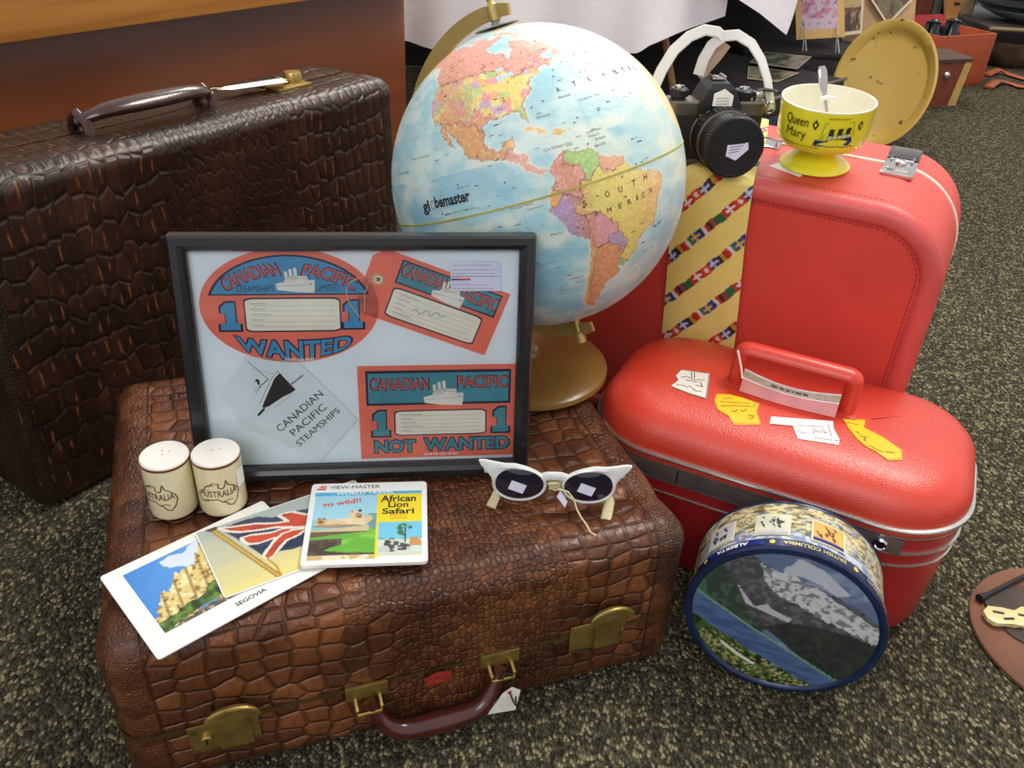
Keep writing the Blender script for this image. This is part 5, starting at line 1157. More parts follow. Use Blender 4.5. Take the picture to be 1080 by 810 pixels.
def tinside_col(U, V):
    a = U*360; x = a*.09; y = V*9   # V 0 at the back, 1 near the lid
    C = base(U, (216, 206, 160)); n = fbm(x*1.4, y*1.1, 3, 4); put(C, U > -1, (120, 96, 56), np.clip((n-.5)*5, 0, .85)); put(C, U > -1, (88, 112, 96), np.clip((fbm(x*2, y*1.3, 13, 4)-.55)*6, 0, .85))
    put(C, U > -1, (232, 214, 150), np.clip((fbm(x*1.8, y*1.6, 23, 3)-.52)*6, 0, .85)); put(C, U > -1, (150, 170, 196), np.clip((fbm(x*1.1, y*2, 33, 3)-.55)*6, 0, .8)); put(C, U > -1, (50, 44, 36), np.clip((fbm(x*4, y*3.5, 43, 2)-.62)*7, 0, .8))
    put(C, V > .78, (116, 134, 178), .8); put(C, (V > .78) & (fbm(x*2, y*2, 53, 2) > .5), (214, 218, 220), .8)
    return C
def tinpos(U, V):
    a = U*2*pi; return np.stack([(r-.0012)*np.sin(a), -(V*(d-.017)-d+.0035), TZ+(r-.0012)*np.cos(a)], -1)*np.array([1, 1, 1.])
paint('body', 420, 36, lambda U, V: np.stack([(r-.0012)*np.sin(U*2*pi), d-.0035-V*(d-.017), TZ+(r-.0012)*np.cos(U*2*pi)], -1), tinside_col, M_['tinprint'], TN)
# three framed scenes on the body and lettering round the skirt
A = Art(lambda a, y, l: ((r-.0004+l)*sin(a/r), y, TZ+(r-.0004+l)*cos(a/r)), .0003)
P_cream = mat('cream scene frame', (236, 226, 186), .4); P_gold = mat('golden scene', (216, 168, 84), .4); P_lav = mat('pale lilac scene', (198, 194, 200), .4); P_wht = mat('pale scene', (214, 214, 190), .4); P_brn = mat('brown scene print', (110, 66, 40), .4); P_grn = mat('dark green scene print', (52, 64, 48), .4)
for a0, fill_, ink in ((-.084, P_lav, P_grn), (-.030, P_wht, P_grn), (.022, P_gold, P_brn)):
    A.grid(a0-.0165, .020, a0+.0165, .050, 8, 2, P_cream, 1); A.grid(a0-.0150, .0215, a0+.0150, .0485, 8, 2, fill_, 2)
    rr_ = random.Random(int(a0*1e4))
    for k in range(14):
        x = a0+rr_.uniform(-.013, .008); y = rr_.uniform(.030, .046); A.poly([(x, y), (x+rr_.uniform(.002, .006), y+rr_.uniform(-.002, .002)), (x+.003, y-rr_.uniform(.002, .007))], ink, 3)
    A.grid(a0-.0150, .0215, a0+.0150, .0255, 8, 1, P_lav if fill_ is P_wht else (M_['tinnavy'] if fill_ is P_gold else P_wht), 3)
A.build('scene_panels', TN)
mb = MB(); mb.lathe([(r-.0006, -.0138), (r+.0004, -.0135), (r+.0006, -.003), (r+.0018, -.0022), (r+.0022, 0), (r+.001, .0022), (r-.003, .003), (r-.0052, .002), (r-.0062, .0006)], M_['tinblue'], 96, Tm, False, False)
lid = mb.build('lid', TN)
A = Art(lambda a, y, l: ((r+.0007+l)*sin(a/r), y, TZ+(r+.0007+l)*cos(a/r)), .00015)
A.grid(-.094, .0045, -.036, .0125, 26, 1, M_['tinnavy'], 1)
gold = mat('gold lettering', (206, 190, 130), .35, .3); yel = mat('yellow flower print', (226, 206, 90), .4)
def skirt(body, a_, w_, mm_): A.text(body, a_, .0084, -w_, -.0048, mm_, 2, .02)   # reads from the lid side
skirt('ALBERTA', -.068, .034, M_['whiteink']); skirt('BRITISH COLUMBIA', .010, .058, gold); skirt('SASKATCHEWAN', .090, .05, gold); skirt('MANITOBA', -.134, .036, gold)
for a_ in (-.100, -.0285, .050, .125, -.165):
    for k in range(5): A.ell(a_+.0016*cos(k*1.257), .0084+.0016*sin(k*1.257), .0013, .0013, yel, 2, 8)
A.build('lid_lettering', lid)
def lid_col(U, V):
    th_ = U*2*pi; X = V*np.cos(th_); Y = V*np.sin(th_)
    zx, zy = 400+345*X, 515-228*Y
    C = base(U, (100, 116, 148)); n = fbm(zx/60, zy/40, 3, 4)
    put(C, U > -1, (150, 164, 190), np.clip((n-.5)*4, 0, .8)); m = inside(zx+(n-.5)*50, zy+(n-.5)*30, [(350, 320), (400, 300), (470, 305), (540, 340), (600, 370), (560, 385), (430, 350), (350, 345)]); put(C, m, (206, 208, 214), .85)
    k = fbm(zx/22, zy/16, 13, 4)
    m = inside(zx+(k-.5)*30, zy+(k-.5)*20, [(40, 300), (190, 290), (260, 330), (330, 350), (470, 370), (620, 400), (760, 450), (760, 560), (600, 560), (350, 560), (40, 500)]); put(C, m, (96, 98, 104)); put(C, m, (60, 62, 66), np.clip((k-.45)*5, 0, .8))
    m = inside(zx+(k-.5)*24, zy+(k-.5)*20, [(262, 335), (300, 350), (360, 345), (440, 360), (560, 400), (745, 460), (750, 508), (640, 490), (540, 470), (420, 440), (350, 425), (300, 395)]); put(C, m, (206, 208, 208)); put(C, m, (110, 112, 120), np.clip((fbm(zx/18, zy/9, 19, 3)-.52)*7, 0, .85))
    m = inside(zx, zy, [(170, 330), (270, 345), (330, 430), (420, 470), (560, 480), (560, 520), (330, 560), (150, 420)]) & ~m; put(C, m, (74, 74, 80)); put(C, m, (120, 116, 116), np.clip((k-.5)*5, 0, .7))
    for P in ([(330, 465), (345, 478), (430, 495), (420, 510), (300, 490), (240, 470), (290, 482)], [(200, 420), (290, 490), (250, 480)]): put(C, inside(zx, zy, P), (190, 192, 188))
    m = inside(zx, zy, [(30, 400), (70, 380), (130, 360), (200, 430), (260, 500), (350, 545), (330, 580), (200, 540), (40, 490)]); put(C, m, (54, 66, 58)); put(C, m, (90, 110, 90), np.clip((k-.5)*5, 0, .6)); put(C, inside(zx, zy, [(40, 420), (70, 400), (110, 500), (60, 480)]), (70, 100, 84))
    m = inside(zx, zy, [(340, 545), (420, 510), (520, 500), (640, 500), (780, 515), (780, 720), (640, 680), (500, 620)]); put(C, m, (44, 50, 48)); put(C, m, (62, 66, 58), np.clip((k-.5)*4, 0, .6))
    m = inside(zx, zy, [(20, 460), (100, 490), (300, 560), (500, 620), (680, 675), (700, 700), (620, 730), (500, 695), (300, 640), (140, 590), (30, 555)]); put(C, m, (84, 108, 148)); put(C, m, (60, 84, 124), np.clip((fbm(zx/90, zy/12, 5, 3)-.45)*4, 0, .7)); put(C, pdist(zx, zy, [(20, 462), (100, 492), (300, 562), (500, 622), (680, 677)], False) < 3, (120, 160, 130))
    m = inside(zx, zy+(k-.5)*14, [(20, 550), (140, 588), (300, 640), (500, 692), (620, 725), (500, 800), (200, 800), (20, 650)]); put(C, m, (66, 92, 44)); put(C, m, (30, 40, 24), np.clip((k-.5)*7, 0, .9)); put(C, m & (zy > 610), (196, 180, 120), np.clip((fbm(zx/9, zy/7, 9, 2)-.56)*8, 0, .85)); put(C, m & (pdist(zx, zy, [(200, 640), (260, 665), (340, 690)], False) < 5), (220, 226, 200))
    return C
paint('lid_picture', 220, 90, lambda U, V: np.stack([V*(r-.006)*np.cos(U*2*pi), np.full(U.shape, -.0006), TZ+V*(r-.006)*np.sin(U*2*pi)], -1), lid_col, M_['tinpic'], lid)

# price tag on the flat suitcase handle
PT = empty('price_tag', None, M=frame_mat(FO, FYAW) @ Matrix.Translation((.334, -.016, .052)), label='white cardboard price tag hanging from the handle of the flat brown suitcase', cat='tag')
A = Art(lambda x, y, l: (x, -.004-l+.1*y*0, y)); A.poly([(-.006, -.004), (.003, .002), (.012, -.006), (.008, -.034), (-.02, -.030)], M_['paper'], 1); A.ell(.001, -.005, .0026, .0026, M_['redink'], 2, 14)
for k in range(5): A.scribble(-.014+.002*(4-k), -.029+.004*k, .006, -.026+.004*k, M_['greyink'], 1, 2, .0005, k)
A.build('card', PT)
mb = MB(); mb.tube([(.001, -.0045, -.005), (.004, -.008, -.016), (.007, -.007, -.024), (.008, -.002, -.008), (.004, .002, .012), (-.003, .002, .016), (-.006, -.002, .012)], .0008, M_['blackink'], 6); mb.build('string', PT)

# ------------------------------------------------------------------ necktie over the front of the red suitcase
TI = empty('necktie', None, M=AMx, label='yellow necktie with diagonal bands of world flags hanging over the red suitcase', cat='necktie')
path = [(-.292, .196, AH_+.003), (-.284, .15, AH_+.0028), (-.278, .10, AH_+.0028), (-.272, .05, AH_+.003), (-.268, .012, AH_+.003), (-.2665, .002, AH_+.0018), (-.2655, -.0042, AH_-.004), (-.265, -.0052, AH_-.014), (-.2635, -.0056, .33), (-.259, -.0058, .27), (-.2545, -.0058, .2), (-.251, -.006, .12), (-.249, -.006, .07)]
wid = [.072, .078, .082, .086, .089, .09, .09, .09, .092, .094, .096, .097, .097]
cum = [0]
for a, b in zip(path, path[1:]): cum.append(cum[-1]+(Vector(b)-Vector(a)).length)
cum = np.array(cum); TL_ = cum[-1]; pa = np.array(path)
def tiepos(U, V):
    s = V*TL_; c = np.stack([np.interp(s, cum, pa[:, i]) for i in range(3)], -1); w_ = np.interp(s, cum, wid)
    bow = .0022*(1-(2*U-1)**4)+.0010*np.sin(U*7+V*9)
    hangs = np.clip((s-cum[5])/.01, 0, 1)
    c[..., 0] += (U-.5)*w_+.002*np.sin(s*40)*0; c[..., 1] -= bow*hangs; c[..., 2] += bow*(1-hangs); return c
FLG = [[(200, 50, 48), (226, 222, 210), (40, 120, 70)], [(30, 52, 110), (226, 222, 214), (196, 50, 46)], [(30, 110, 62), (30, 110, 62), (196, 46, 44)], [(206, 60, 40), (206, 60, 40), (226, 216, 200)], [(30, 34, 44), (196, 150, 50), (180, 40, 36)], [(50, 80, 150), (220, 190, 70), (50, 80, 150)], [(60, 44, 40), (150, 80, 60), (70, 90, 70)], [(196, 40, 50), (232, 226, 220), (196, 40, 50)], [(40, 60, 130), (206, 206, 214), (40, 60, 130)]]
def tie_col(U, V):
    s = V*TL_; x = (U-.5)*.094; C = base(U, (240, 218, 120)); put(C, U > -1, (246, 228, 148), np.clip(fbm(x*60, s*30, 3, 3)*1.6-.5, 0, 1)*.7)
    a = .86; al = x*cos(a)-s*sin(a)*-1*0-s*0+(-s)*sin(a)*1.0; ac = x*sin(a)+s*cos(a)
    al = x*cos(a)-s*sin(a)
    sp = .0385; k = np.floor(ac/sp); p = ac-(k+.5)*sp
    p = p+.0007*np.sin(al*2*pi/.03+k)
    tl = .0145; i = np.floor((al+k*.006)/tl).astype(int); q_ = (al+k*.006)/tl-i; on = np.abs(p) < .0055
    idx = (i*5+k.astype(int)*3) % len(FLG)
    for j, cs in enumerate(FLG):
        m = on & (idx == j)
        if j in (5, 7, 8):
            put(C, m, cs[0]); put(C, m & ((np.abs(p) < .0014) | (np.abs(q_-.4) < .1)), cs[1])
        elif j == 3: put(C, m, cs[0]); put(C, m & (np.hypot(p/.0035, (q_-.5)/.2) < 1), cs[2])
        else:
            for t_ in range(3): put(C, m & (q_ >= t_/3) & (q_ < (t_+1)/3), cs[t_])
    put(C, on & (q_ > .93), (120, 50, 40), .6)
    return C
M_['silk'] = painted('printed satin', .38, .25, 500)
paint('silk_blade', 60, 330, tiepos, tie_col, M_['silk'], TI)
mb = MB(); U = np.linspace(0, 1, 9)
V = np.linspace(0, 1, 60); UU, VV = np.meshgrid(U, V); Pp = tiepos(UU, VV); R = []
hg = np.clip((VV*TL_-cum[5])/.01, 0, 1); Pp[..., 1] += .0016*hg; Pp[..., 2] -= .0016*(1-hg)
mb.rings([[tuple(p) for p in row] for row in Pp], mat('yellow satin lining', (214, 190, 104), .5), False, False, False); mb.build('lining', TI)

# ------------------------------------------------------------------ film camera
AM = AMx
base_w = AM @ Vector((-.289, .030, AH_+.003))
CM = Matrix.Translation(base_w) @ Matrix.Rotation(.17, 4, 'Z') @ Matrix.Rotation(-.02, 4, 'X')
K = empty('film_camera', None, M=CM, label='black and silver film camera with white strap and price stickers, on the red suitcase', cat='camera')
M_['silver'] = mat('satin silver top plate', (120, 112, 100), .3, .85, .08, 60); M_['leatherette'] = vinyl('black leatherette', (26, 25, 26), .55, .7, 900, .1, 0)
M_['lensrubber'] = mat('black lens barrel', (22, 21, 22), .4, 0, .1, 60)
w2, dp = .060, .015
mb = MB(); slab(mb, M_['leatherette'], -w2, w2, -dp, dp, .014, [(.001, 0), (0, .002), (0, .054)], lambda x, y, z: (x, y, z), 8); mb.build('body', K)
mb = MB(); slab(mb, M_['silver'], -w2-.0006, w2+.0006, -dp-.0006, dp+.0006, .0145, [(0, .054), (0, .067), (.0015, .069)], lambda x, y, z: (x, y, z), 8, cap0=False)
slab(mb, M_['silver'], -w2-.0004, w2+.0004, -dp-.0004, dp+.0004, .014, [(0, .0), (0, .004)], lambda x, y, z: (x, y, z), 8, cap0=False, cap1=False); mb.build('top_plate', K)
mb = MB()
mb.rings([[(-.024, -.024, .052), (.024, -.024, .052), (.024, .016, .052), (-.024, .016, .052)], [(-.024, -.024, .066), (.024, -.024, .066), (.024, .016, .066), (-.024, .016, .066)], [(-.0165, -.021, .083), (.0165, -.021, .083), (.015, .014, .086), (-.015, .014, .086)], [(-.010, -.017, .089), (.010, -.017, .089), (.009, .012, .091), (-.009, .012, .091)]], M_['black']); mb.build('viewfinder_hump', K, ang=20)
mb = MB(); mb.box((-.0245, -.0252, .053), (.0245, -.0235, .0575), M_['silver'], bev=.0005); mb.build('name_plate', K)
mb = MB(); mb.box((-.008, -.006, .0905), (.008, .012, .0925), M_['chrome'], bev=.0005); mb.box((-.0085, -.005, .0925), (-.006, .012, .0945), M_['chrome']); mb.box((.006, -.005, .0925), (.0085, .012, .0945), M_['chrome']); mb.build('accessory_shoe', K)
def knob(x, r, h, m, name, top=None):
    mb = MB(); mb.lathe([(r*.8, .069), (r*.8, .071), (r, .072), (r, .072+h), (r*.85, .0735+h), (r*.4, .074+h), (.0004, .0735+h)], m, 28, Matrix.Translation((x, 0, 0)))
    for k in range(14):
        t = 2*pi*k/14; mb.box((x+r*cos(t)-.0006, r*sin(t)-.0006, .0725), (x+r*cos(t)+.0006, r*sin(t)+.0006, .0715+h), m)
    o = mb.build(name, K)
    if top: mb = MB(); mb.box((x-r*.5, -.001, .074+h), (x+r*.5, .001, .0765+h), top, bev=.0004); mb.lathe([(r*.35, .074+h), (r*.3, .0765+h), (.0004, .077+h)], top, 14, Matrix.Translation((x, 0, 0))); mb.build('crank', o)
knob(-.043, .0105, .007, M_['black'], 'rewind_knob', M_['chrome']); knob(.034, .0115, .006, M_['black'], 'shutter_dial', M_['chrome']); knob(.0515, .0065, .004, M_['chrome'], 'frame_counter')
mb = MB(); mb.tube([(.05, .002, .0775), (.062, .004, .0785), (.071, .001, .078), (.0735, -.004, .077)], .0028, M_['black'], 10, flat=(1.3, .6)); mb.build('advance_lever', K)
mb = MB(); mb.tube([(-.045, -.017, .034), (-.045, -.021, .03), (-.044, -.0225, .018)], [.0045, .0035, .0028], M_['silver'], 10, up=(1, 0, 0)); mb.build('self_timer', K)
LM = Matrix.Translation((.004, -dp, .033)) @ Matrix.Rotation(pi/2, 4, 'X')
mb = MB(); mb.lathe([(.0335, -.002), (.0335, .004), (.031, .005)], M_['silver'], 56, LM, cap1=False); mb.build('lens_mount', K)
mb = MB(); prof = [(.031, .005), (.033, .006), (.033, .012), (.0315, .0125), (.0315, .0135), (.034, .0145), (.034, .026), (.0325, .027)]
mb.lathe(prof, M_['lensrubber'], 56, LM, False, False)
for k in range(40):
    t = 2*pi*k/40; c_, s_ = cos(t), sin(t); mb.tube([(c_*.0342, s_*.0342, .0155), (c_*.0342, s_*.0342, .025)], .0011, M_['lensrubber'], 5, LM, up=(c_, s_, 0))
mb.build('lens_barrel', K)
mb = MB(); mb.lathe([(.0325, .027), (.0325, .0272), (.0335, .0275), (.0335, .0285), (.032, .029)], M_['silver'], 56, LM, False, False); mb.build('lens_ring', K)
A = Art(lambda a, z, l: tuple(LM @ Vector(((.0331+l)*sin(a/.033), (.0331+l)*cos(a/.033), z))), .0001)
for k, t_ in enumerate(('22', '16', '11', '8', '5.6', '4', '2')): A.text(t_, -.03+.010*k, .009, .004, -.0024, M_['whiteink'], 1, .02)
A.build('lens_numbers', K)
mb = MB(); mb.lathe([(.032, .029), (.0315, .04), (.0325, .0405), (.033, .046), (.0325, .0475)], M_['lensrubber'], 56, LM, False, False); mb.build('filter_ring', K)
mb = MB(); mb.lathe([(.0335, .0465), (.0338, .049), (.0338, .0555), (.0325, .057), (.030, .0572), (.0295, .0565), (.0004, .0565)], M_['black'], 64, LM, False)
for k in range(60):
    t = 2*pi*k/60; c_, s_ = cos(t), sin(t); mb.tube([(c_*.0339, s_*.0339, .0495), (c_*.0339, s_*.0339, .0552)], .0006, M_['black'], 4, LM, up=(c_, s_, 0))
capo = mb.build('lens_cap', K)
A = Art(lambda x, y, l: (.004+x, -dp-.0567-l, .033+y), .0003)
A.poly([(-.009, .0035), (.014, .0065), (.016, -.001), (.003, -.0135), (-.009, -.0085)], M_['lavpaper'], 1)
for k in range(4): A.line([(-.006, -.005+.003*k), (.011-.002*(3-k), -.003+.003*k)], .0007, M_['paperpen'], 2)
tag(A.build('price_sticker', capo), label='lilac white price sticker on the lens cap')
A = Art(lambda x, y, l: (x, -.0247-l+.176*(y-.066), y), .0003); A.poly([(-.011, .0665), (.012, .0665), (.013, .0775), (.002, .0845), (-.010, .0795)], M_['paper'], 1)
for k in range(3): A.line([(-.007, .0685+.003*k), (.008, .0688+.003*k)], .0006, M_['paperpen'], 2)
tag(A.build('price_sticker', K), label='white price sticker on the viewfinder hump')
for sx in (-1, 1):
    mb = MB(); mb.tube([(sx*w2, 0, .061), (sx*(w2+.006), 0, .061)], .003, M_['chrome'], 10); 
    mb.tube([(sx*(w2+.009)+.006*cos(t), 0, .059+.006*sin(t)) for t in np.linspace(0, 2*pi, 14)[:-1]], .0012, M_['chrome'], 6, closed=True, up=(0, 1, 0)); mb.build('strap_lug', K)
def ribbon(pts, w_, th, m, M=None, twist=None):
    mb = MB(); P = [Vector(p) for p in pts]; R = []
    for i, p in enumerate(P):
        t = (P[min(i+1, len(P)-1)]-P[max(i-1, 0)]).normalized(); b_ = Vector((0, 1, 0)); b_ = (b_-t*b_.dot(t)).normalized(); s_ = (b_*.45+t.cross(b_)*.9).normalized()
        n_ = t.cross(s_); R.append([tuple(p+s_*a*w_/2+n_*b*th/2) for a, b in ((-1, -.4), (-.85, -1), (.85, -1), (1, -.4), (1, .4), (.85, 1), (-.85, 1), (-1, .4))])
    mb.rings(R, m, True, True, True, M); return mb
M_['strap'] = vinyl('white leather strap', (214, 210, 204), .5, .3, 500, .05, .05)
def arc(p0, p1, top, n=18, lean=.0):
    out = []
    for i in range(n+1):
        t = i/n; x = p0[0]+(p1[0]-p0[0])*(.5-.5*cos(pi*t)); zz = sin(pi*t); out.append((x, p0[1]+(p1[1]-p0[1])*t+lean*zz, p0[2]+(p1[2]-p0[2])*t+top*zz))
    return out
ribbon([(-.074, .004, .055), (-.070, .012, .075), (-.060, .02, .095), (-.046, .028, .115), (-.028, .034, .129), (-.010, .036, .136), (.006, .036, .134), (.016, .034, .126)], .0125, .0025, M_['strap']).build('strap', K)
ribbon([(-.012, .03, .088), (-.008, .032, .105), (0, .034, .120), (.012, .034, .130), (.028, .032, .132), (.044, .026, .124), (.056, .018, .108), (.064, .01, .088), (.069, .004, .068), (.072, .002, .057)], .0125, .0025, M_['strap']).build('strap', K)
ribbon([(-.012, .03, .088), (-.004, .037, .092), (.010, .040, .108), (.018, .038, .122)], .014, .002, mat('tan strap lining', (170, 142, 122), .6)).build('strap_lining', K)

# ------------------------------------------------------------------ yellow souvenir bowl and spoon
YB = empty('footed_bowl', None, M=AM @ Matrix.Translation((-.172, .080, AH_+.0012)) @ Matrix.Rotation(.46, 4, 'Z'), label='yellow footed glass bowl printed Queen Mary with a ship, standing on the red suitcase', cat='bowl')
M_['yellow'] = mat('yellow fired glass', (236, 228, 50), .16, 0, .03, 20, coat=.6); M_['milk'] = mat('white milk glass', (238, 234, 214), .15, 0, .02, 20, coat=.5)
mb = MB(); mb.lathe([(.036, 0), (.0395, .0008), (.0398, .0022), (.037, .005), (.030, .010), (.021, .0165), (.0145, .021), (.0125, .0235)], M_['yellow'], 72); mb.build('foot', YB)
mb = MB(); mb.lathe([(.0125, .0235), (.020, .0255), (.034, .0265), (.0435, .0285), (.0480, .033), (.0495, .040), (.0505, .055), (.0515, .072), (.0519, .0765)], M_['yellow'], 96, cap0=True, cap1=False); mb.build('outside', YB)
mb = MB(); mb.lathe([(.0519, .0765), (.0516, .0778), (.0506, .0780), (.0498, .077), (.0490, .060), (.0482, .043), (.0462, .036), (.041, .0325), (.026, .0302), (.0004, .030)], M_['milk'], 96, cap0=False); mb.build('inside', YB)
rb = .0509
def bw(az): return Art(lambda a, z, l: ((rb+.0006+(z-.055)*.055+l)*sin(a/rb+az), -(rb+.0006+(z-.055)*.055+l)*cos(a/rb+az), z), .00015)
A = bw(-.90); GI = mat('dark green print', (46, 52, 34), .4); NI = mat('navy print', (34, 44, 104), .4)
A.text('Queen', 0, .063, .028, .0125, GI, 1, .006); A.text('Mary', .001, .0485, .025, .0130, GI, 1, .0); A.text('LONG BEACH, CALIFORNIA', .008, .0375, .044, .0022, GI, 1, .0)
A.build('lettering', YB)
A = bw(.06)
A.poly([(-.026, .0415), (-.0245, .0468), (-.016, .0462), (.004, .050), (.014, .0515), (.016, .0465), (.0125, .042), (-.02, .0405)], NI, 1)
A.poly([(-.018, .047), (-.012, .0515), (.002, .054), (.011, .0555), (.012, .052), (.002, .0505)], mat('pale print', (206, 214, 170), .4), 1)
for k in range(3): A.poly([(-.012+.009*k, .0525+.001*k), (-.007+.009*k, .053+.001*k), (-.0065+.009*k, .0605+.001*k), (-.0115+.009*k, .060+.001*k)], GI, 2)
A.line([(-.020, .047), (-.017, .066), (.013, .068), (.017, .052)], .0004, GI, 1)
for k in range(7): A.line([(-.018+.005*k, .048), (-.016+.005*k, .054+.0006*k)], .0005, GI, 2)
for k in range(9): A.line([(-.026+.005*k, .0405+.0006*(k % 3)), (-.022+.005*k, .0402)], .0009, NI if k % 2 else GI, 2)
for x_ in (-.027, .023): A.poly([(x_, .057), (x_+.0035, .063), (x_, .069), (x_-.0035, .063)], GI, 1); A.poly([(x_, .0605), (x_+.0015, .063), (x_, .0655), (x_-.0015, .063)], M_['yellow'], 2)
A.text('QUEEN MARY', -.003, .0715, .024, .0022, GI, 1, .0); A.build('ship_print', YB)
A = Art(lambda x, y, l: (x, y, l)); 
PL = empty('price_label', None, M=AM @ Matrix.Translation((-.172, .080, AH_+.0009)), label='white paper price label sticking out under the foot of the yellow bowl', cat='label')
A.poly([(-.046, -.030), (-.006, -.046), (.0, -.01), (-.03, .0)], M_['paper'], 1); A.build('paper_slip', PL)
SP = empty('teaspoon', None, M=YB.matrix_world.copy() if False else AM @ Matrix.Translation((-.172, .080, AH_+.0012)) @ Matrix.Rotation(.46, 4, 'Z'), label='silver teaspoon with a white twist tie standing in the yellow bowl', cat='spoon')
mb = MB(); pth = [(.006, -.012, .0345), (.004, -.006, .046), (.001, .002, .062), (-.003, .010, .078), (-.005, .015, .088), (-.008, .020, .101), (-.009, .022, .106)]
mb.tube(pth, [.002, .0022, .0024, .0032, .0056, .0068, .004], M_['chrome'], 12, flat=(1, .5)); mb.build('handle', SP)
mb = MB(); mb.lathe([(.001, -.011), (.008, -.007), (.0105, 0), (.008, .007), (.001, .011)], M_['chrome'], 20, Matrix.Translation((.009, -.022, .035)) @ Matrix.Rotation(pi/2-.25, 4, 'X') @ Matrix.Diagonal((1, .35, 1, 1))); mb.build('spoon_bowl', SP)
mb = MB(); mb.tube([(-.008, .004, .0745), (-.001, .0055, .0765), (.006, .006, .0745), (.009, .007, .075)], .0028, M_['chinawhite'], 8, flat=(.7, 1)); mb.build('twist_tie', SP)

# ------------------------------------------------------------------ round plaque on the carpet at the right
PD = empty('round_plaque', (.640, .652, 0), .2, 'round brown plaque with a cream carved figure, lying on the carpet at the right edge', 'plaque')
M_['hide'] = mat('brown suede', (118, 72, 44), .7, 0, .14, 14, .5, 120, sheen=.2); M_['hidedk'] = mat('dark grey brown felt', (74, 60, 54), .8, 0, .15, 20)
mb = MB(); mb.lathe([(.110, 0), (.114, .002), (.1135, .005), (.109, .007), (.085, .0085), (.06, .009), (.0004, .009)], M_['hide'], 80); mb.build('disc', PD)
mb = MB(); slab(mb, M_['hidedk'], -.079, .039, -.003, .082, .03, [(0, .0088), (0, .0105), (.002, .011)], lambda x, y, z: (x, y, z), 8, cap0=False); mb.build('felt_panel', PD)
mb = MB(); mb.tube([(-.081, .069, .012), (-.066, .073, .013), (-.031, .085, .013), (.0, .095, .013)], [.0055, .003, .0028, .0028], M_['black'], 10); mb.build('dark_pin', PD)
bone = mat('cream carved bone', (226, 208, 146), .4, 0, .06, 60, coat=.2)
mb = MB(); P = [(x-.041, y+.053) for x, y in [(-.052, -.014), (-.050, -.004), (-.040, .002), (-.026, -.002), (-.014, -.008), (-.002, -.004), (.016, -.012), (.02, -.03), (.004, -.04), (-.012, -.036), (-.018, -.028), (-.026, -.028), (-.036, -.024), (-.048, -.022)]]
mb.rings([[(x, y, .0105) for x, y in P], [(x, y, .0155) for x, y in P], [(x*.93-.001, y*.93-.001, .0172) for x, y in P]], bone); cf = mb.build('carved_figure', PD)
mb = MB(); 
for x, y, a_ in ((-.077, .043, -.4), (-.051, .035, -.4), (-.071, .033, -.1)):
    mb.box((-.006, -.0016, .0168), (.006, .0016, .0176), M_['black'], Matrix.Translation((x, y, 0)) @ Matrix.Rotation(a_, 4, 'Z'))
mb.build('slots', cf)
# ------------------------------------------------------------------ behind: table with white cloth
TB = empty('folding_table', (.1, 2.9, 0), 0, 'dark table under the white cloth, with tan wooden legs', 'table')
mb = MB(); mb.box((-.68, -.66, .70), (.80, .60, .725), M_['blackpaint'], bev=.004); mb.build('tabletop', TB)
tan = wood_mat('tan turned leg', (128, 98, 58), (158, 126, 78), (20, 20, 3), .5, .1)
for a_, b_ in (((.215-.1, -.62, .698), (.435-.1, -.62, .0)), ((-.6, -.5, .698), (-.62, -.5, 0)), ((-.6, .5, .698), (-.62, .5, 0))):
    mb = MB(); mb.tube([a_, b_], [.011, .008], tan, 10); mb.build('leg', TB)
M_['linen'] = mat('white table linen', (242, 238, 240), .85, 0, .02, 12, .5, 90, sheen=.1)
def cloth(name, label, hem, x0, x1, y0, ph, amp, m, ztop=.727, thick=.0012, nx=110):
    e = None; mb = MB(); R = []
    xs = [x0+(x1-x0)*i/nx for i in range(nx+1)]
    rows = 14
    for side in (0, 1):
        for j in range(rows+1):
            t = j/rows; row = []
            for x in xs:
                h = np.interp(x, [p[0] for p in hem], [p[1] for p in hem]); z = ztop-(ztop-h)*t
                y = y0+amp*t*(sin(x*17+ph)+.5*sin(x*37+ph*2))-.01*t; row.append((x, y+side*thick, z))
            R.append(row) if side == 0 else R.insert(0, row)
        if side == 0:
            pass
    R.insert(0, [(x, y0+.9, ztop+thick) for x in xs]); 
    mb.rings(R, m, False, False, False); o = mb.build(name, None, ang=60); tag(o, label, 'tablecloth'); return o
cloth('tablecloth', 'white cloth hanging from the table behind the globe', [(-.60, .29), (-.30, .285), (-.264, .276), (-.17, .262), (.0, .27), (.20, .285), (.262, .292), (.285, .31), (.36, .34), (.50, .398), (.60, .43), (.625, .44)], -.60, .46, 2.2, .3, .012, M_['linen'])
cloth('tablecloth', 'pointed corner of white cloth hanging beside the small pink picture', [(.40, .45), (.475, .425), (.53, .398), (.605, .352), (.612, .40), (.615, .45)], .40, .615, 2.17, 2.1, .004, M_['linen'], nx=60)
mb = MB(); R = []
for t in (0, .33, .66, 1): R.append([(x, 3.2+.02*t*sin(x*14), .70*(1-t)+.002) for x in np.linspace(-.55, 1.14, 74)])
mb.rings(R, mat('black underskirt cloth', (44, 38, 38), .9, 0, .15, 9), False, False, False); sk = mb.build('table_skirt', None, ang=60); tag(sk, 'black cloth skirt hanging in shadow under the white tablecloth', 'table skirt')

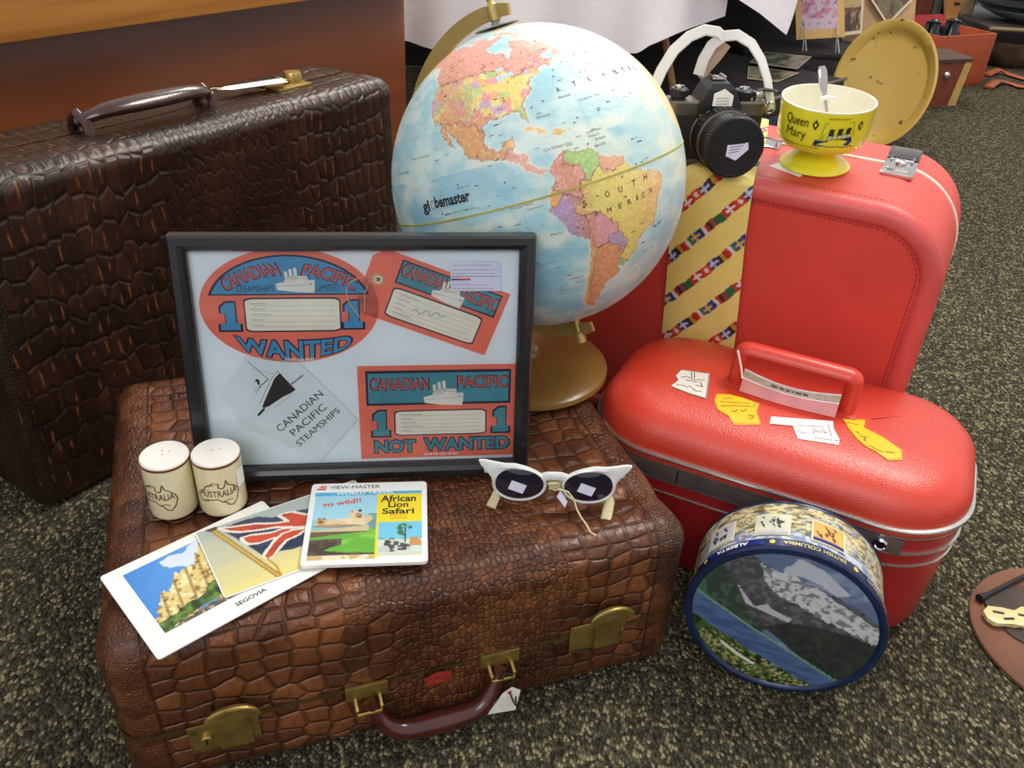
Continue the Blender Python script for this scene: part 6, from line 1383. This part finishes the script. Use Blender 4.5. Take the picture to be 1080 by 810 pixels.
# black trunk with two photographs on it
p1, p2 = atz(808, 105, .2), atz(844, 95, .2)
ty_ = atan2(p2.y-p1.y, p2.x-p1.x); tk = Vector((p1.x, p1.y, 0)); du = Vector((cos(ty_), sin(ty_), 0)); dv = Vector((-du.y, du.x, 0))
TM = Matrix.Translation(tk+du*.01) @ Matrix.Rotation(ty_, 4, 'Z')
TK = empty('storage_trunk', None, M=TM, label='low black trunk with a pale edge, behind the film camera', cat='trunk')
M_['trunkblack'] = vinyl('black trunk cloth', (42, 38, 38), .6, .3, 500, .1, 0); M_['trunkblue'] = mat('navy trunk side', (44, 50, 72), .5, 0, .1, 30)
mb = MB(); mb.box((0, .002, .002), (.40, .75, .15), M_['trunkblue'], bev=.004); mb.build('lower_box', TK)
mb = MB(); mb.box((0, 0, .1505), (.40, .752, .197), M_['trunkblack'], bev=.006); mb.build('lid', TK)
mb = MB(); mb.tube([(.0, -.001, .197), (.40, -.001, .197)], .0045, mat('grey edge binding', (112, 106, 96), .5), 8); mb.build('edge_binding', TK)
mb = MB(); mb.box((.12, -.006, .135), (.17, -.0015, .185), M_['chrome'], bev=.002); mb.build('latch', TK)
M_['photo'] = painted('faded photograph', .3, coat=.3)
def photo_col(seed, c1, c2, c3):
    def f(U, V):
        C = base(U, c1); n = fbm(U*4+seed, V*4, seed, 4); put(C, n > .46, c2, .9); put(C, fbm(U*7, V*3+seed, seed+5, 3) > .58, c3, .85)
        put(C, (U < .035) | (U > .965) | (V < .05) | (V > .95), (206, 200, 170)); return C
    return f
def photo(quad, z, name, label, seed, cols):
    P = [atz(x, y, z) for x, y in quad]; c = sum(P, Vector())/4
    e = empty(name, tuple(c), 0, label, 'photograph', 'photographs lying on the black trunk')
    Pn = np.array([list(p-c) for p in P])
    def pos(U, V): 
        return ((1-U)*(1-V))[..., None]*Pn[0]+(U*(1-V))[..., None]*Pn[1]+(U*V)[..., None]*Pn[2]+((1-U)*V)[..., None]*Pn[3]+np.array([0, 0, .0012])
    paint('print', 50, 36, pos, photo_col(seed, *cols), M_['photo'], e)
    mb = MB(); mb.rings([[tuple(p-c+Vector((0, 0, .0008))) for p in P], [tuple(p-c) for p in P]], M_['cream']); mb.build('mount', e, smooth=False)
photo([(807, 55), (856, 60), (841, 73), (790, 66)], .205, 'landscape_photograph', 'faded landscape photograph on the black trunk, the upper and farther of two', 3, ((150, 160, 140), (96, 92, 74), (190, 190, 170)))
photo([(789, 70), (843, 77), (820, 86.5), (788, 83)], .2005, 'landscape_photograph', 'faded landscape photograph on the black trunk, the lower one partly under the other', 8, ((140, 140, 112), (84, 74, 56), (176, 170, 140)))
bx = empty('display_box', (.66, 2.78, 0), 0, 'black display box carrying the small pink picture and the kraft board', 'box')
mb = MB(); mb.box((0, 0, 0), (.52, .27, .185), M_['trunkblack'], bev=.004); mb.build('carcass', bx); mb = MB(); mb.box((-.004, -.004, .1855), (.524, .274, .2), M_['trunkblack'], bev=.003); mb.build('lid', bx)
# small picture on a wire easel
def board(name, label, cat, corners, Y, th, col_front, back, lean=.12, group=None, nu=60, nv=60):
    """upright flat board given by its pixel corners (TL, TR, BR, BL) at depth Y"""
    P = [at(x, y, Y+dy) for (x, y), dy in corners]; c = (P[2]+P[3])/2
    e = empty(name, tuple(c), 0, label, cat, group); Pn = np.array([list(p-c) for p in P])
    n_ = (P[1]-P[0]).cross(P[3]-P[0]).normalized()
    if n_.y > 0: n_ = -n_
    def pos(U, V): return ((1-U)*(1-V))[..., None]*Pn[0]+(U*(1-V))[..., None]*Pn[1]+(U*V)[..., None]*Pn[2]+((1-U)*V)[..., None]*Pn[3]+np.array(n_)*.0006
    paint('picture', nu, nv, pos, col_front, M_['photo'], e)
    mb = MB(); mb.rings([[tuple(p-c) for p in P], [tuple(p-c-n_*th) for p in P]], back); mb.build('backing', e, smooth=False); return e, n_
def pink_col(U, V):
    C = base(U, (222, 178, 106)); m = (U > .13) & (U < .86) & (V > .05) & (V < .82); put(C, m, (216, 190, 206)); k = fbm(U*9, V*14, 4, 3)
    put(C, m & (V < .62), (206, 120, 150), np.clip((k-.42)*5, 0, .9)); put(C, m, (120, 90, 140), np.clip((fbm(U*22, V*22, 9, 2)-.66)*9, 0, .9)); return C
tanb = mat('tan mat board', (206, 160, 92), .7); kraft = mat('kraft board', (186, 146, 98), .8, 0, .05, 30)
e1, n1 = board('small_picture', 'small pink and lilac picture in a tan mat, standing on clear prongs', 'picture', [((838, -16), .04), ((890, -18), .04), ((891, 39), 0), ((840, 42), 0)], 2.82, .004, pink_col, tanb)
for i, x_ in enumerate((847.5, 882)):
    a_ = at(x_, 36, 2.81); b_ = at(x_-1, 56, 2.80)
    mb = MB(); mb.tube([tuple(a_+Vector((0, .01, .03))), tuple(a_+Vector((0, -.012, .0))), tuple(a_+Vector((0, -.012, -.012))), tuple(b_), tuple(b_+Vector((.012, 0, 0))), tuple(a_+Vector((.012, .02, -.01)))], .0022, mat('clear plastic easel', (206, 206, 200), .15, .3), 8)
    o = mb.build('picture_easel' if i == 0 else 'picture_easel', None); tag(o, ('left' if i == 0 else 'right')+' clear prong holding up the small pink picture on the trunk', 'easel')
def kraft_col(U, V):
    C = base(U, (206, 166, 116)); put(C, U > -1, (180, 138, 92), np.clip(fbm(U*3, V*3, 3, 3)*1.4-.4, 0, 1)); put(C, V > .9, (160, 120, 84)); return C
board('kraft_board', 'tan kraft display board standing behind the wooden plate', 'board', [((884, -22), .03), ((968, -22), .03), ((964, 27), 0), ((888, 47), 0)], 3.0, .008, kraft_col, kraft)
def sepia_col(U, V):
    C = base(U, (226, 214, 178)); m = (U > .04) & (U < .9) & (V < .93) & (V > .04); put(C, m, (198, 168, 116)); k = fbm(U*7, V*7, 6, 3); put(C, m & (V > .42), (112, 82, 60)); put(C, m & (V > .38), (70, 48, 36), np.clip((k-.48)*6, 0, .9)); put(C, m & (V > .5) & (k < .42), (176, 140, 100)); return C
board('sepia_photograph', 'small sepia photograph between the pink picture and the wooden plate', 'photograph', [((888, -14), .03), ((912, -14), .03), ((909, 35), 0), ((889, 38), 0)], 2.985, .002, sepia_col, M_['cream'])
def diam_col(U, V):
    C = base(U, (232, 220, 186)); m = (U > .05) & (U < .95) & (V < .95) & (V > .05); put(C, m, (132, 116, 84)); k = fbm(U*6, V*6, 16, 3); put(C, m, (92, 106, 66), np.clip((k-.48)*7, 0, .9)); put(C, m, (110, 70, 62), np.clip((fbm(U*5, V*5, 26, 3)-.5)*7, 0, .9)); return C
board('tilted_photograph', 'photograph set on its corner above the wooden plate', 'photograph', [((937, -36), .03), ((963, 0), .015), ((936, 27), 0), ((916, -4), .015)], 2.985, .002, diam_col, M_['cream'])

# wooden plate leaning up
PN = Vector((-.55, -.80, .24)).normalized()
pc = at(931, 89, 2.58); rp = .178
up = Vector((0, 0, 1)); px_ = up.cross(PN).normalized(); py_ = PN.cross(px_)
PM = Matrix(((px_.x, py_.x, PN.x, pc.x), (px_.y, py_.y, PN.y, pc.y), (px_.z, py_.z, PN.z, pc.z), (0, 0, 0, 1)))
WP = empty('wooden_plate', None, M=PM, label='large round yellow-brown wooden plate with burl marks, leaning upright behind the bowl', cat='plate')
wm = wood_mat('burl wood', (204, 164, 76), (224, 190, 100), (6, 1.5, 6), .4, .3, (0, 0, .3), (128, 74, 34))
mb = MB(); mb.lathe([(.0004, -.022), (.10, -.021), (.13, -.016), (rp-.006, .000), (rp, .004), (rp-.001, .008), (rp-.008, .0085), (.150, -.002), (.142, -.009), (.12, -.012), (.0004, -.0125)], wm, 96, Matrix.Diagonal((.80, 1, 1, 1)), False, False); mb.build('plate', WP)
# brown case with tan strip
def boxpost(name, label, cat, o, yaw): return empty(name, tuple(o), yaw, label, cat)
bb1, bb2 = atz(965, 113.5, 0), atz(1006, 111.5, 0); yb = atan2(bb2.y-bb1.y, bb2.x-bb1.x); wb_ = (bb2-bb1).length
BB = empty('brown_case', tuple(bb1-Vector((cos(yb), sin(yb), 0))*.12), yb, 'small red-brown case with a tan end strip and metal knob, behind the wooden plate', 'case')
brn = mat('red brown case cloth', (120, 58, 38), .5, 0, .08, 30); brd = mat('dark brown lid', (84, 58, 42), .55, 0, .08, 30); tn = mat('tan strip', (196, 158, 90), .5)
W_ = .12+wb_; mb = MB()
mb.rings([[(0, 0, 0), (W_, 0, 0), (W_+.03, .14, 0), (0, .30, 0)], [(0, 0, .145), (W_+.0, 0, .145), (W_+.04, .14, .145), (0, .30, .145)]], brn); mb.build('body', BB, ang=20)
mb = MB(); mb.rings([[(-.004, -.004, .1455), (W_+.02, -.004, .1455), (W_+.055, .144, .1455), (-.004, .305, .1455)], [(-.004, -.004, .156), (W_+.02, -.004, .156), (W_+.055, .144, .156), (-.004, .305, .156)]], brd); mb.build('lid', BB, ang=20)
mb = MB(); mb.rings([[(W_-.03, -.0015, .001), (W_+.004, -.0015, .001), (W_+.028, .13, .001), (W_-.005, .13, .001)], [(W_-.01, -.0015, .1445), (W_+.019, -.0015, .1445), (W_+.045, .13, .1445), (W_+.015, .13, .1445)]], tn); mb.build('end_strip', BB, ang=20)
mb = MB(); mb.lathe([(.012, 0), (.012, .004), (.008, .009), (.0005, .011)], M_['steel'], 18, Matrix.Translation((W_-.075, -.0015, .105)) @ Matrix.Rotation(pi/2, 4, 'X')); mb.build('knob', BB)
# orange open case with binoculars
oo = atz(984, 99, 0); oe = atz(1037, 94, 0); yo = atan2(oe.y-oo.y, oe.x-oo.x); wo = (oe-oo).length+.03
OC = empty('orange_case', tuple(oo+Vector((-.0, .07, 0))), yo, 'open orange leather case with a red lining, behind the red-brown case', 'case')
orc = mat('orange leather', (176, 78, 42), .45, 0, .06, 20); redl = mat('red lining', (150, 30, 32), .7)
mb = MB(); hO = .182; t_ = .008
for a, b in (((0, 0, .001), (wo, t_, hO)), ((0, .22, .001), (wo, .22+t_, hO)), ((0, t_, .001), (t_, .22, hO)), ((wo-t_, t_, .001), (wo, .22, hO)), ((0, 0, .0), (wo, .228, .006))): mb.box(a, b, orc, bev=.001)
mb.build('case_body', OC); mb = MB()
mb.rings([[(.0, .232, hO), (wo, .232, hO), (wo, .242, hO), (0, .242, hO)], [(.0, .26, hO+.022), (wo, .26, hO+.022), (wo, .268, hO+.022), (0, .268, hO+.022)]], redl); mb.build('open_lid', OC)
BN = empty('binoculars', tuple(OC.matrix_world @ Vector((wo*.42, .115, .05)) if False else Matrix.Translation(OC.location) @ Matrix.Rotation(yo, 4, 'Z') @ Vector((wo*.45, .115, .007))), yo, 'black binoculars standing in the open orange case', 'binoculars')
for sx in (-1, 1):
    mb = MB(); mb.lathe([(.042, 0), (.042, .05), (.034, .10), (.034, .16), (.026, .175), (.026, .205), (.022, .208), (.018, .204), (.0005, .203)], M_['blackgloss'], 28, Matrix.Translation((sx*.052, 0, 0))); mb.build('barrel', BN)
mb = MB(); mb.tube([(-.05, 0, .15), (.05, 0, .15)], .012, M_['black'], 10); mb.lathe([(.01, .12), (.01, .17), (.014, .172), (.014, .186), (.0005, .187)], M_['black'], 16); mb.build('bridge', BN)
# carved figure, books and the dark stand at the back right
q1 = at(1005, 8, 3.75)
WF = empty('carved_figure', (q1.x, q1.y, 0), 0, 'light wood carved face behind the binoculars', 'carving')
mb = MB(); R = []
lw = mat('light carved wood', (186, 130, 74), .5, 0, .1, 30)
R = [[(r_*sx_*cos(a_), r_*.6*sin(a_), z_) for a_ in np.linspace(0, 2*pi, 17)[:-1]] for r_, z_, sx_ in ((.05, 0, 1.2), (.05, .12, 1), (.022, .17, 1), (.030, .20, 1.05), (.040, .235, 1.05), (.046, .28, 1), (.044, .32, 1), (.03, .35, 1), (.008, .362, 1))]
mb.rings(R, lw); mb.build('body', WF)
mb = MB(); mb.tube([(-.018, -.03, .285), (-.008, -.031, .285)], .006, M_['black'], 8); mb.tube([(.01, -.031, .285), (.02, -.029, .285)], .006, M_['black'], 8); mb.tube([(-.01, -.026, .235), (.012, -.026, .235)], .005, M_['black'], 8); mb.build('carved_features', WF)
def book(px0, px1, py1, Y, h, col, name, label, yaw=.0, lean=0, cat='book'):
    a = at(px0, py1, Y); b = at(px1, py1, Y); w_ = b.x-a.x
    e = empty(name, (a.x, Y, 0), yaw, label, cat); c = mat(name+' cover', col, .5, 0, .1, 20)
    mb = MB(); mb.box((0, 0, 0), (w_, .16, .004), c, bev=.001); mb.box((0, 0, 0), (.004, .16, h), c, bev=.001); mb.box((w_-.004, 0, 0), (w_, .16, h), c, bev=.001); mb.box((0, 0, 0), (w_, .004, h), c, bev=.001); mb.build('cover', e)
    mb = MB(); mb.box((.0042, .0045, .0042), (w_-.0042, .158, h-.004), M_['paper']); mb.build('pages', e); return e
book(960, 977, 30, 3.78, .52, (112, 50, 38), 'tall_album', 'tall red-brown album standing upright behind the orange case', cat='album')
book(979, 990, 22, 3.78, .50, (74, 84, 80), 'grey_book', 'grey-green book standing next to the red-brown album')
book(991, 1000, 20, 3.78, .50, (40, 44, 44), 'dark_book', 'narrow black book between the grey book and the carved face')
book(1013, 1027, 10, 4.0, .50, (140, 124, 86), 'khaki_book', 'khaki book behind the carved face, right of it')
# dark low stand with glass dishes
s1 = at(1047, 29, 3.7); s2 = at(1100, 25, 3.7)
ST = empty('dark_stand', (s1.x-.01, 3.7, 0), 0, 'dark low stand with a worn pale edge, at the far right', 'stand')
dk = wood_mat('dark stained wood', (40, 32, 28), (62, 48, 40), (3, 20, 20), .5, .1)
zt = s1.z
mb = MB(); mb.box((0, 0, zt-.02), (1.0, .6, zt), dk, bev=.003); mb.build('top', ST); mb = MB(); mb.tube([(0, -.002, zt-.004), (1.0, -.002, zt-.004)], .007, mat('worn pale edge', (150, 128, 96), .6), 8); mb.build('edge', ST)
mb = MB(); mb.box((.01, .12, .001), (.99, .59, zt-.021), dk, bev=.003); mb.build('cabinet', ST)
M_['dish'] = mat('pale blue pressed glass', (150, 176, 178), .12, 0, .1, 40, coat=.7)
for k, (dx, rr_, hh_) in enumerate(((.27, .20, .05),)):
    D = empty('glass_dish', (s1.x-.03+dx, 3.93, zt), 0, 'pale blue glass dish on the dark stand', 'dish')
    mb = MB(); mb.lathe([(.07, 0), (.075, .004), (.13, .014), (.19, .04), (.20, .048), (.192, .046), (.13, .021), (.0005, .010)], M_['dish'], 64); mb.build('dish', D)
D = empty('silver_tray', (s1.x+.24, 4.02, zt+.052), 0, 'stack of dull silver trays above the pale blue dish', 'tray')
for k in range(3):
    mb = MB(); mb.lathe([(.16, .001), (.20, .006), (.215, .016), (.20, .010), (.0005, .006)], mat('dull silver', (140, 130, 126), .35, .7), 64, Matrix.Translation((.01*k, .01*k, .022*k))); mb.build('tray', D)
# dark wooden shoe-shaped ornament in front of the stand, and leather straps on the carpet
o1 = atz(1066, 72, 0)
OR_ = empty('rough_wooden_bowl', (o1.x, o1.y+.04, 0), 0, 'dark wooden bowl with a rough brown rim, in front of the dark stand', 'bowl')
mb = MB(); mb.lathe([(.05, 0), (.09, .02), (.115, .06), (.12, .1), (.11, .1), (.1, .06), (.0005, .02)], wood_mat('rough dark wood', (48, 38, 30), (104, 74, 50), (14, 14, 14), .5, .2), 40, Matrix.Diagonal((1, .7, 1, 1)), False, False); mb.build('bowl', OR_)
lt = mat('orange brown leather', (168, 86, 50), .45, 0, .12, 30)
for i, (pp, lb) in enumerate((([(1040, 80), (1052, 76.5), (1066, 80), (1080, 84), (1100, 88)], 'upper orange leather strap on the carpet below the dark stand'), ([(1042, 93), (1050, 88.5), (1062, 88), (1074, 92), (1100, 95)], 'lower brown leather strap, its end folded, on the carpet below the dark stand'))):
    P = [atz(x, y, .004) for x, y in pp]; mb = MB(); mb.tube([tuple(p+Vector((0, 0, .012 if j == 1 else .004))) for j, p in enumerate(P)], .016, lt, 10, flat=(1.1, .3)); o = mb.build('leather_strap'); tag(o, lb, 'strap')
bpy.context.view_layer.update()
